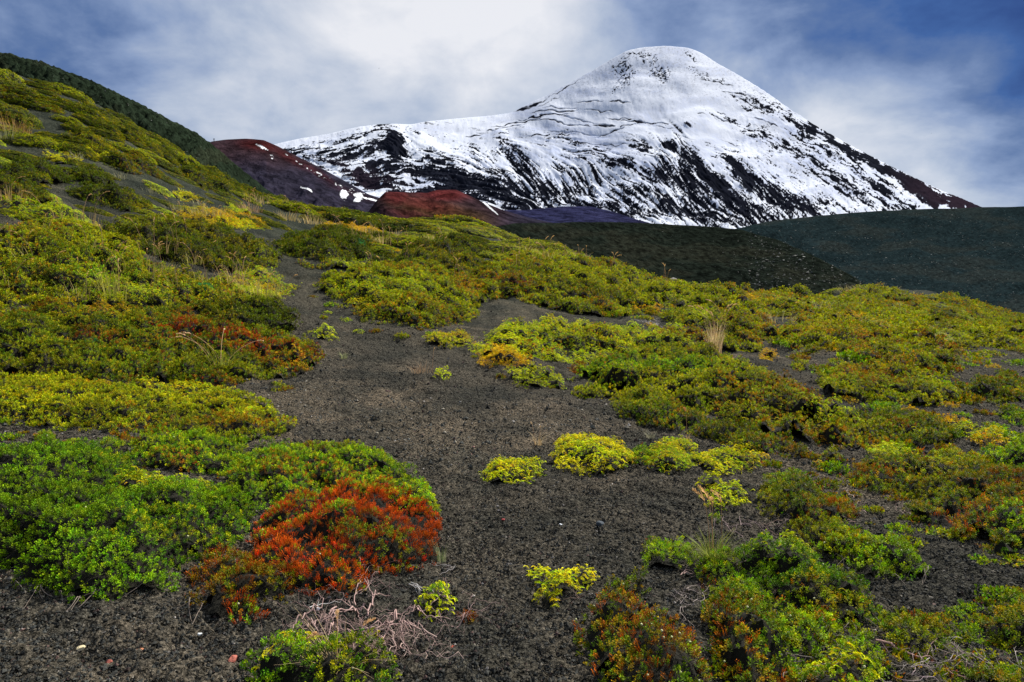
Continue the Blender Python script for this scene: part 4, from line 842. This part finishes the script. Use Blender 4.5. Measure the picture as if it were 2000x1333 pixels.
# the two black dunes at right
slope_surface('hill', [(860,470,70),(930,452,74),(1000,437,80),(1100,435,90),(1200,434,96),(1300,438,100),(1400,444,100),(1450,450,99),(1520,470,96),(1600,505,90),(1665,540,86),(1750,600,80),(1850,660,76)],
   [(860,640),(1850,760)], [(860,56),(1300,60),(1850,58)], 420, 200, c_scree((.0085,.0115,.0085)), lambda PX, PY, v: ((fbm(PX / 40, PY / 25, 72, 4) - .5) * .8, None), M_HILL, backlen=.35)
slope_surface('hill', [(1330,470,190),(1440,446,200),(1500,433,215),(1600,421,235),(1700,413,250),(1800,409,260),(1915,406,262),(2050,403,262),(2300,400,255),(2700,420,250)],
   [(1330,640),(2700,760)], [(1330,110),(2000,100),(2700,90)], 460, 220, c_scree((.0085,.0150,.0165)), lambda PX, PY, v: ((fbm(PX / 60, PY / 30, 73, 4) - .5) * 2.0, None), M_HILL, backlen=.5)
# stones strewn over the dunes: one mass
def strewn():
    r = np.random.default_rng(12); dg = bpy.context.evaluated_depsgraph_get(); dg.update(); P = []; S_ = []
    for (xa, xb, ya, yb, n, s0, s1) in [(1460,2200,412,620,4200,.06,.24),(1000,1700,440,570,1300,.02,.07),(1400,1700,455,545,170,.05,.16),(60,480,130,330,240,.08,.22)]:
        for i in range(n):
            px = r.uniform(xa, xb); py = r.uniform(ya, yb); a, e = ray(px, py); d = Vector((float(a), 1, float(e))).normalized()
            ok, loc, nn, ix, ob, _ = SC.ray_cast(dg, Vector((0, 0, CAMZ)), d, distance=2000)
            if ok and ob.name.startswith('hill') and loc.y < 600:
                P.append(loc[:]); S_.append((s0 + (s1 - s0) * r.random() ** 3) * (1 if loc.y < 150 else 1.15))
    P = np.array(P); s = np.array(S_); n = len(P)
    B = np.array([[1, 0, 0], [-1, 0, 0], [0, 1, 0], [0, -1, 0], [0, 0, 1], [0, 0, -1]], float)
    T = np.array([[4, 0, 2], [4, 2, 1], [4, 1, 3], [4, 3, 0], [5, 2, 0], [5, 1, 2], [5, 3, 1], [5, 0, 3]])
    V = (B[None] * r.uniform(.5, 1.2, (n, 6, 1)) + r.normal(size=(n, 6, 3)) * .15) * s[:, None, None] * [1, 1, .6] + P[:, None]
    k = r.random(n)[:, None]; C = np.where(k < .6, [.045, .055, .05], np.where(k < .93, [.11, .11, .095], [.30, .30, .27]))
    tag(link('scree', mesh_np('scree', V, (T[None] + (np.arange(n) * 6)[:, None, None]).reshape(-1, 3), np.repeat(C, 6, 0), False, [M_STONE])), 'pale stones strewn over the dark dunes', kind='stuff')
strewn()

# red-brown cinder cones
RED = np.array([.040, .0085, .0085]); BRN = np.array([.030, .018, .022]); PUR = np.array([.022, .020, .032]); OCH = np.array([.055, .034, .014]); SNW = np.array([.80, .82, .86])
def c_red1(PX, PY, cc):
    red = blobs(PX, PY, [(505,284,40,11,8,.95),(560,306,45,7,32,.7),(620,338,45,6,32,.6),(690,378,60,6,20,.3)])[..., None]
    pur = sstep(300, 350, PY + (PX < 520) * 8)[..., None]; c = BRN * (1 - pur) + PUR * pur; c = c * (1 - red) + RED * red
    n = fbm(PX / 4, PY / 3, 93, 3); sn = blobs(PX, PY, [(512,288,12,2.5,25,1.1),(530,310,16,7,50,.40),(595,326,60,2,33,.5),(640,350,45,4,33,.42),(660,362,60,4,30,.42),(690,374,40,4,18,.42),(672,380,7,7,90,1.6),(700,381,8,4,0,1.6),(699,390,4,9,70,1.4),(733,392,30,2,14,1.2),(440,360,60,2,35,.0),(600,372,14,2.5,25,1.0)])
    sn = sstep(.42, .55, sn * .75 + (n - .5) * .9 * (sn > .05))[..., None]; n2 = (.5 * fbm(PX / 9, PY / 5, 94, 4) + .5 * fbm((PX * .8 - PY) / 3.5, (PY + PX * .8) / 45, 194, 4))[..., None]
    return c * (.6 + .8 * n2) * (1 - sn) + SNW * sn
slope_surface('hill', [(330,320,700),(412,277,740),(440,273,760),(480,271,770),(515,274,770),(545,287,770),(585,308,760),(630,330,750),(670,352,745),(720,380,735),(800,405,725),(900,425,715),(1000,440,705),(1100,446,700)],
   [(330,520),(1100,520)], [(330,420),(1100,420)], 500, 200, c_red1, lambda PX, PY, v: ((fbm(PX / 25, PY / 18, 74, 5) - .5) * 9 * np.clip(v * 3, .1, 1), None), M_CONE, backlen=.12)
def c_red2(PX, PY, cc):
    red = blobs(PX, PY, [(865,380,48,13,0,1.),(775,385,30,14,10,.9),(830,400,60,14,12,.75),(800,420,40,10,10,.5)])[..., None]
    och = blobs(PX, PY, [(860,415,90,18,12,.9)])[..., None]; pur = sstep(930, 1040, PX)[..., None]
    c = BRN * (1 - och) + OCH * och; c = c * (1 - red) + RED * 1.9 * red; c = c * (1 - pur) + PUR * .9 * pur
    sn = blobs(PX, PY, [(950,400,28,1.6,42,1.5),(770,372,30,1.6,0,1.2)]); sn = sstep(.5, .7, sn)[..., None]
    return c * (.25 + .7 * fbm(PX / 9, PY / 6, 95, 4) + .7 * fbm((PX * .5 - PY) / 3.5, (PY + PX * .5) / 40, 195, 4))[..., None] * (1 - sn) + SNW * sn
slope_surface('hill', [(700,440,470),(735,392,480),(752,375,490),(800,376,500),(835,377,505),(850,372,505),(890,371,505),(910,380,505),(940,394,500),(980,410,500),(1030,425,500),(1080,436,495),(1180,447,480)],
   [(700,520),(1180,520)], [(700,300),(1180,300)], 420, 160, c_red2, lambda PX, PY, v: ((fbm(PX / 22, PY / 16, 75, 5) - .5) * 5 * np.clip(v * 3, .1, 1), None), M_CONE, backlen=.1)
slope_surface('hill', [(880,440,900),(950,412,960),(1030,410,1000),(1100,404,1040),(1150,403,1050),(1190,412,1040),(1240,428,1000),(1300,445,980)],
   [(880,520),(1300,520)], [(880,600),(1300,600)], 300, 120, lambda PX, PY, cc: np.array([.019,.020,.050]) * (.7 + .6 * fbm(PX / 12, PY / 5, 96, 4)[..., None]), lambda PX, PY, v: ((fbm(PX / 30, PY / 18, 76, 5) - .5) * 4, None), M_CONE, backlen=.1)

# the volcano
NX, NF = 1500, 600
MX0, MX1, MY0, MY1 = 380., 1980., 80., 500.
FL = [(540,285,1,-.1),(600,285,1,-.18),(700,262,1,-.3),(660,300,1,-.36),(600,320,1,.5),(740,310,1,-.45),(780,290,.7,.7),(800,330,1,.05),(860,330,1,.1),(900,260,1,0),(900,370,1,.18),(820,380,1,.1),(1000,235,1,-.12),(1000,260,1,-.1),
 (1100,225,1,.02),(1100,250,1,.06),(1200,245,1,.1),(1150,285,1,.2),(1000,320,.7,.7),(950,300,.8,.7),(1050,350,.55,.8),(1000,400,1,.22),(1100,410,1,.25),(1120,380,.6,.8),(1200,330,1,.35),(1150,340,.6,.8),(1250,300,1,.3),(1320,320,.7,.9),(1300,270,.6,.8),(1350,350,.75,.85),(1300,390,.7,.7),
 (1450,385,.8,.75),(1400,430,.8,.6),(1250,420,.9,.6),(1380,260,1,.3),(1450,240,1,.25),(1500,290,1,.45),(1550,330,1,.6),(1600,380,1,.75),(1650,340,1,.62),(1750,380,1,.6),(1650,300,1,.62),(1800,370,1,.5),(1560,250,1,.55),(1250,170,-.5,1),(1300,120,.2,1),(1200,180,-.8,1),(1340,160,.5,1),(1430,180,1,.8),(1120,180,-1,.7)]
ROCK = [(772,285,34,19,68,1.05),(740,295,40,10,-28,.7),(880,350,80,10,8,.6),(1000,375,90,14,16,.6),(960,345,60,10,28,.5),(1190,410,80,14,14,.6),(1110,350,40,14,45,.5),(745,252,42,6,-12,.62),(690,268,30,4,-18,.6),(640,280,40,4,-15,.5),(590,285,30,4,-8,.55),(560,294,30,5,0,.62),(600,290,40,5,-5,.5),(680,300,80,14,-20,.55),(620,305,60,7,-15,.55),(800,262,30,3,5,.5),(840,300,60,10,20,.45),(1000,360,90,18,25,.5),(1240,395,60,16,35,.55),(1150,370,50,16,50,.5),(700,300,90,16,-22,.62),(640,322,60,9,-26,.55),(660,328,55,10,20,.75),(760,322,65,8,4,.75),(720,345,60,16,10,.85),
 (850,318,50,6,4,.85),(870,335,60,12,12,.6),(820,340,60,9,5,.5),(900,355,110,20,12,.84),(850,375,90,12,6,.72),(960,385,130,18,13,.74),(1080,410,120,12,10,.62),(1150,420,60,10,15,.4),(1000,300,26,16,70,.62),(975,290,10,14,60,.55),(1030,330,45,16,52,.66),(1060,365,60,18,42,.6),(1120,392,60,18,30,.62),(930,300,50,10,35,.32),
 (1122,275,20,9,15,.62),(1095,268,40,10,0,.35),(1150,300,60,16,15,.33),(1215,325,34,8,18,.85),(1240,335,60,10,15,.45),(1170,340,30,10,50,.55),(1255,285,16,16,70,.45),(1260,292,16,5,0,.75),(1308,283,9,14,90,.97),(1345,250,5,3,0,1.1),(1340,330,14,60,-10,.62),(1300,350,50,16,20,.66),(1345,362,80,26,42,.72),(1390,350,80,16,48,.92),(1300,395,70,20,25,.60),(1420,385,95,24,42,.74),(1250,412,90,16,12,.55),(1370,420,110,18,14,.68),(1180,400,50,18,30,.45),
 (1455,350,60,12,48,.93),(1500,375,80,18,42,.70),(1570,405,80,16,38,.68),(1480,415,90,16,20,.62),(1560,410,50,12,10,.5),(1540,287,60,7,28,.55),(1500,268,60,7,20,.5),(1600,325,60,14,38,.42),(1660,375,90,14,32,.5),(1720,395,90,9,15,.6),(1620,395,40,8,15,.4),(1450,240,60,5,18,.35),(1520,225,60,5,20,.4),(1470,210,40,4,25,.45),
 (1490,207,30,4,32,.85),(1560,240,60,7,36,.7),(1640,285,90,8,32,.92),(1740,340,90,10,30,1.),(1820,378,80,12,26,1.05),(1890,400,50,10,22,1.2),(1700,350,80,14,30,.5),(1600,290,90,10,33,.45),
 (1215,128,14,10,-60,.5),(1240,106,18,3,0,.6),(1288,143,13,11,25,.85),(1278,117,7,6,0,.6),(1262,112,12,7,0,.5),(1225,152,18,10,-60,.5),(1205,175,12,5,-20,.6),(1350,110,10,4,40,.5),(1275,131,5,4,0,.8),(1345,133,8,3,0,.5),(1380,150,30,4,20,.25)]
CREV = [(1030,210,28,3,-22,1.1),(1150,200,28,1.3,0,1.),(1210,201,22,1.5,2,1.),(1170,215,30,1.2,2,.9),(1090,210,36,1.4,-2,1.),(1080,218,50,1.5,-6,1.),(1060,228,50,1.6,-6,1.),(1010,240,50,1.6,-10,1.),(990,250,40,1.6,-12,.9),(1100,240,60,1.3,5,.9),(1130,232,40,1.6,8,.9),(1260,236,50,1.7,5,1.),(1180,243,26,4,6,.75),(1190,256,30,1.4,-14,1.),(1230,242,22,1.2,-18,.9),(1120,255,60,1.2,4,.8),(1300,250,26,1,14,.7),(1180,278,70,1.2,6,.7),(1060,262,40,1.3,-6,.8),(960,255,30,1.5,-5,.7),(930,262,24,1.2,-5,.8),(880,240,16,1,-6,.7),(1210,228,30,1.1,2,.8),(1420,232,30,1.6,14,.8),(1400,162,34,1.8,12,.8),(1440,185,36,1.8,14,.8),(1090,180,60,.9,-30,.7),(1075,196,40,.8,-30,.7),(1460,200,40,2,22,.8),(1370,225,10,1,0,.7),(1340,268,30,1.2,15,.6),(1430,275,26,1.1,20,.7),(1500,240,30,2,20,.8)]
SNOW_SHADE = [(1090,290,70,26,12,.55),(1190,300,70,16,14,.55),(1130,265,60,12,5,.35),(1600,300,110,16,33,.55),(1600,340,90,18,33,.35),(1250,335,40,14,20,.45),(1500,285,60,10,25,.35),(1700,365,90,12,32,.35),(1320,160,26,10,20,.2),(1540,200,40,10,35,.5),(1030,300,50,14,10,.3)]  # grey-blue shading of the crevassed snow, put into its colour
def volcano_fields():
    nx, ny = 1600, 420; J, I = np.meshgrid(np.linspace(MX0, MX1, nx), np.linspace(MY0, MY1, ny))
    dx = np.zeros(J.shape); dy = np.zeros(J.shape); w = np.zeros(J.shape)
    for cx, cy, a, b in FL:
        l = math.hypot(a, b); q = 1 / (((J - cx) / 40) ** 2 + ((I - cy) / 26) ** 2 + .15) ** 1.6; dx += a / l * q; dy += b / l * q; w += q
    l = np.hypot(dx, dy) + 1e-9; dx /= l; dy /= l
    f = (dx, dy); A = lic(f, nx, ny, 0, 0, 0, 0, 1, 9, 1); B = lic(f, nx, ny, 0, 0, 0, 0, 2, 16, 5); C = lic(f, nx, ny, 0, 0, 0, 0, 3, 34, 14)
    return A, B, C
_VA, _VB, _VC = volcano_fields()
def samp(Gd, PX, PY):
    ny, nx = Gd.shape; fx = np.clip((PX - MX0) / (MX1 - MX0) * (nx - 1), 0, nx - 1.001); fy = np.clip((PY - MY0) / (MY1 - MY0) * (ny - 1), 0, ny - 1.001)
    ix = fx.astype(int); iy = fy.astype(int); fx = fx - ix; fy = fy - iy
    return (Gd[iy, ix] * (1 - fx) + Gd[iy, ix + 1] * fx) * (1 - fy) + (Gd[iy + 1, ix] * (1 - fx) + Gd[iy + 1, ix + 1] * fx) * fy
def v_relief(PX, PY, v):
    A, B, C = samp(_VA, PX, PY), samp(_VB, PX, PY), samp(_VC, PX, PY)
    wx = PX + (fbm(PX / 22, PY / 22, 101, 3) - .5) * 26; wy = PY + (fbm(PX / 22, PY / 22, 102, 3) - .5) * 20
    R = np.minimum(blobs(wx, wy, ROCK) * 1.15 + .13 * sstep(215, 400, PY), 1.1)
    top = 1 - sstep(170, 235, PY); Fn = fbm(PX / 2.6, PY / 1.9, 121, 4); Fn = np.clip((Fn - .25) / .5, 0, 1)
    A = A * (1 - top * .9) + Fn * top * .9; n = .46 * A + .22 * B * (1 - top) + .22 * Fn * top + .06 * C + .26 * Fn; n = np.clip((n - .2) / .6, 0, 1)
    m = sstep(-.03, .07, R * (1 - .25 * top) - n)
    cx2 = PX + (fbm(PX / 9, PY / 9, 103, 2) - .5) * 8; cy2 = PY + (fbm(PX / 14, PY / 8, 104, 2) - .5) * 7
    cr = blobs(cx2, cy2, CREV); m = np.maximum(m, sstep(.35, .75, cr * (.55 + .8 * B)))
    sp = (A > .985) * (R > .08); m = np.maximum(m, sp * .8)
    low = sstep(395, 440, PY + (fbm(PX / 18, PY / 8, 105, 3) - .5) * 40) * (PX < 1240) * (PX > 700); m = np.maximum(m, low * sstep(.25, .5, n))
    snow_shade = blobs(wx, wy, SNOW_SHADE) * (.25 + 1.1 * A) + .42 * sstep(.42, .72, fbm(PX / 60, PY / 18, 131, 4)) * (.4 + A)
    rel = (fbm(PX / 90, PY / 45, 111, 3) - .5) * 60 + (C - .5) * 8 * np.clip(R * 2 + .05, 0, 1) * (1 - top) + (B - .5) * 8 * np.clip(R * 2, 0, 1) + m * (A - .35) * 9 - sstep(.35, .75, cr) * 5
    rel *= sstep(0, .1, v) * .9 + .1
    rel = rel + (fbm(PX / 7, PY / 9, 141, 4) - .5) * (10 + 26 * sstep(1380, 1480, PX)) * (1 - .6 * sstep(0, .06, v))
    return rel, (m, snow_shade, A, B)
def v_col(PX, PY, cc):
    m, snow_shade, A, B = cc
    snow = np.array([.60, .63, .70]) * (.95 + .05 * A[..., None]); shade_col = np.array([.36, .40, .52]) * (.7 + .6 * A[..., None])
    snow_shade = np.clip(snow_shade, 0, .85)[..., None]; s = snow * (1 - snow_shade) + shade_col * snow_shade
    rk = np.array([.008, .009, .014]) * (.6 + .9 * A[..., None]); warm = blobs(PX, PY, [(1850,388,90,20,24,.9),(690,345,90,22,10,.6)])[..., None]
    rk = rk * (1 - warm) + np.array([.020, .013, .019]) * warm; m = m[..., None]
    return s * (1 - m) + rk * m
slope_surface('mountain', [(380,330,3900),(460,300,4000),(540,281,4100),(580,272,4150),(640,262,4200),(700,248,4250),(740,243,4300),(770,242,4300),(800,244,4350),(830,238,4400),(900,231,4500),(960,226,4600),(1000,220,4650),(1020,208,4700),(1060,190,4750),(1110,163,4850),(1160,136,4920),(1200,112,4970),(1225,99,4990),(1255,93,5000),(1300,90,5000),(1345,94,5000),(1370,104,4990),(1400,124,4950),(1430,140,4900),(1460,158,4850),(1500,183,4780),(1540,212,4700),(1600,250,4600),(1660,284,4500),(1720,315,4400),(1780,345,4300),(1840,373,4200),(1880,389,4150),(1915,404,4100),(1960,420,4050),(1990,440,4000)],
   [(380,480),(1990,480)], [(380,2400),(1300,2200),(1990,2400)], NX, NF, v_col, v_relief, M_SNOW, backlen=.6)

# ------------------------------------------------------------------ tiny things far away
def small(name, label, cat, px, py, Y, parts, z=None):
    a, e = ray(px, py); x = float(a) * Y; zz = CAMZ + float(e) * Y; V, Fq, C = join(parts); tag(link(name, mesh_np(name, V, Fq, C, True, [M_STONE]), None, (x, Y, zz)), label, cat)
def bird(label, px, py, Y, s, yaw):
    body = tube(np.array([[-.5, 0, 0], [-.2, 0, .02], [.15, 0, .03], [.4, 0, .02], [.5, 0, 0]]) * s, np.array([.01, .08, .1, .05, .01]) * s, 6)
    w = []
    for sg in (1, -1):
        p = np.array([[.12, 0, .05], [.18, .45 * sg, .2], [.05, 1. * sg, .08], [-.02, 1. * sg, .07], [-.05, .45 * sg, .18], [-.15, 0, .04]]) * s
        w.append((p, np.array([[0, 1, 4, 5], [1, 2, 3, 4]])))
    V, Fq, _ = join([(body[0], body[1])] + w)
    c, sn = math.cos(yaw), math.sin(yaw); V = V @ np.array([[c, sn, 0], [-sn, c, 0], [0, 0, 1]])
    small('bird', label, 'bird', px, py, Y, [(V, Fq, np.array([.02, .02, .02]))])
bird('tiny dark bird flying left of the volcano', 740, 134, 150, .24, .5)
bird('tiny dark bird flying right of the volcano', 1819, 261, 170, .2, -.4)
post = [tube([[0, 0, -1.5], [0, 0, 2.6]], .35, 6) + (np.array([.02, .02, .025]),), tube([[-.9, 0, 2.1], [.9, 0, 2.3]], .3, 6) + (np.array([.02, .02, .025]),)]
small('marker_post', 'tiny dark post on the left end of the red-brown hill top', 'post', 418, 276, 735, post)

# ------------------------------------------------------------------ sky and light
SUN_AZ, SUN_EL = math.radians(40), math.radians(42)     # azimuth measured from the view direction towards the right
w = bpy.data.worlds.new('World'); SC.world = w; w.use_nodes = True; nt = w.node_tree; L = nt.links.new
bg = nt.nodes['Background']
sky = nt.nodes.new('ShaderNodeTexSky'); sky.sky_type = 'NISHITA'; sky.sun_disc = False; sky.sun_elevation = SUN_EL; sky.sun_rotation = SUN_AZ
sky.altitude = 1200
tc = nt.nodes.new('ShaderNodeTexCoord')
def M(op, a, b=None, c=None, clamp=False):
    n = nt.nodes.new('ShaderNodeMath'); n.operation = op; n.use_clamp = clamp
    for i, v in enumerate((a, b, c)):
        if v is None: continue
        if isinstance(v, (int, float)): n.inputs[i].default_value = v
        else: L(v, n.inputs[i])
    return n.outputs[0]
sep = nt.nodes.new('ShaderNodeSeparateXYZ'); L(tc.outputs['Generated'], sep.inputs[0])
# clouds are flat layers overhead: sample noise where the direction meets a high plane
dz = M('ADD', M('MAXIMUM', sep.outputs[2], 0), .42)
cmb = nt.nodes.new('ShaderNodeCombineXYZ'); L(M('DIVIDE', sep.outputs[0], dz), cmb.inputs[0]); L(M('DIVIDE', sep.outputs[1], dz), cmb.inputs[1])
def wn(scale, det, ro, off=0, dist=0.):
    n = nt.nodes.new('ShaderNodeTexNoise'); n.inputs['Scale'].default_value = scale; n.inputs['Detail'].default_value = det; n.inputs['Roughness'].default_value = ro; n.inputs['Distortion'].default_value = dist
    v = nt.nodes.new('ShaderNodeVectorMath'); v.operation = 'ADD'; v.inputs[1].default_value = (off, off * .7, off * .3); L(cmb.outputs[0], v.inputs[0]); L(v.outputs[0], n.inputs['Vector']); return n.outputs[0]
n1 = wn(1.7, 6, .52, 3.1, .2); n2 = wn(4.0, 8, .55, 7.7, .25); n3 = wn(11, 8, .6, 1.7, .2)
# brighter and darker parts of the overcast: (px, py, spread in degrees, brightness)
SKY = [(0,-20,7,.22),(150,60,7,.36),(300,160,8,.44),(120,80,6,.42),(420,70,6,.60),(560,140,6,.45),(520,230,5,.64),(400,230,5,.55),(700,40,6,.98),(870,20,6,1.12),(860,110,5,.70),(780,185,5,.54),(640,215,5,.62),(1000,60,6,1.0),(1000,140,6,.72),(950,200,4,.70),(1150,40,6,.62),(1120,100,4,.68),(1280,30,6,.50),(1450,50,6,.46),(1420,95,3,.80),(1480,130,3,.95),(1400,90,2,.95),(1150,140,2.5,.92),(1080,175,2.5,.85),(1560,170,4,.70),(1600,80,6,.34),(1750,60,6,.22),(1750,130,5,.26),(1900,60,6,.08),(1980,120,6,.04),(1960,190,4,.10),(1700,210,4,1.2),(1800,195,4,1.15),(1880,205,4,.72),(1620,240,4,.95),(1800,270,5,.76),(1720,290,4,.78),(1990,260,4,.22),(1980,330,4,.34),(1880,330,5,.62),(1830,345,4,.62),(1930,380,4,.60),(620,240,4,.78),(500,262,3,.85),(600,262,3,.80),
 (1000,-500,20,.75),(0,-600,20,.45),(2100,-500,18,.2),(1000,-1500,25,.7)]
num = None; den = None
for px, py, sp, br in SKY:
    a, e = ray(px, py); d = Vector((float(a), 1, float(e))).normalized(); k = 1 / math.radians(sp) ** 2
    dp = nt.nodes.new('ShaderNodeVectorMath'); dp.operation = 'DOT_PRODUCT'; L(tc.outputs['Generated'], dp.inputs[0]); dp.inputs[1].default_value = d
    g = M('EXPONENT', M('MULTIPLY_ADD', dp.outputs['Value'], k * 2.2, -k * 2.2))
    num = M('MULTIPLY', g, br) if num is None else M('MULTIPLY_ADD', g, br, num)
    den = g if den is None else M('ADD', den, g)
lum = M('DIVIDE', M('ADD', num, .55 * .02), M('ADD', den, .02))
lum = M('ADD', lum, M('MULTIPLY', M('SUBTRACT', n1, .5), .55)); lum = M('ADD', lum, M('MULTIPLY', M('SUBTRACT', n2, .5), .72)); lum = M('ADD', lum, M('MULTIPLY', M('SUBTRACT', n3, .5), .15))
lum = M('MULTIPLY_ADD', M('SUBTRACT', lum, .5), 1.3, .54)
rp = nt.nodes.new('ShaderNodeValToRGB'); L(lum, rp.inputs[0]); el = rp.color_ramp.elements
def s2l(r, g, b): return tuple(((v / 255 + .055) / 1.055) ** 2.4 if v > 10 else v / 255 / 12.92 for v in (r, g, b)) + (1,)
el[0].position = 0; el[0].color = s2l(4, 55, 125)
el[1].position = 1; el[1].color = s2l(240, 241, 246)
for p, c in [(.18, (48, 90, 155)), (.32, (92, 118, 165)), (.48, (138, 158, 195)), (.66, (182, 194, 215)), (.82, (212, 218, 230))]:
    q = el.new(p); q.color = s2l(*c)
EXPO = .9; SKYGAIN = 2 ** -EXPO
mul = nt.nodes.new('ShaderNodeVectorMath'); mul.operation = 'SCALE'; L(rp.outputs[0], mul.inputs[0])
mul.inputs['Scale'].default_value = 1.0
# a little of the clear sky shines through the thin cloud
sc2 = nt.nodes.new('ShaderNodeVectorMath'); sc2.operation = 'SCALE'; L(sky.outputs[0], sc2.inputs[0]); sc2.inputs['Scale'].default_value = .10
mx = nt.nodes.new('ShaderNodeMix'); mx.data_type = 'RGBA'; mx.inputs[0].default_value = .93; L(sc2.outputs[0], mx.inputs[6]); L(mul.outputs[0], mx.inputs[7])
L(mx.outputs[2], bg.inputs['Color']); bg.inputs['Strength'].default_value = SKYGAIN
sd = bpy.data.lights.new('sun', 'SUN'); so = bpy.data.objects.new('sun', sd); COL.objects.link(so)
sd.energy = 5.0; sd.angle = math.radians(2); sd.color = (1, .95, .86)
dv = Vector((math.sin(SUN_AZ) * math.cos(SUN_EL), math.cos(SUN_AZ) * math.cos(SUN_EL), math.sin(SUN_EL)))
so.rotation_euler = (-dv).to_track_quat('-Z', 'Y').to_euler()
SC.view_settings.view_transform = 'Standard'; SC.view_settings.look = 'None'; SC.view_settings.exposure = EXPO; SC.view_settings.gamma = 1
SC.render.engine = 'CYCLES'; SC.cycles.max_bounces = 5; SC.cycles.diffuse_bounces = 3; SC.cycles.transmission_bounces = 3
print('TRIS', sum(len(o.data.polygons) for o in bpy.data.objects if o.type == 'MESH') )
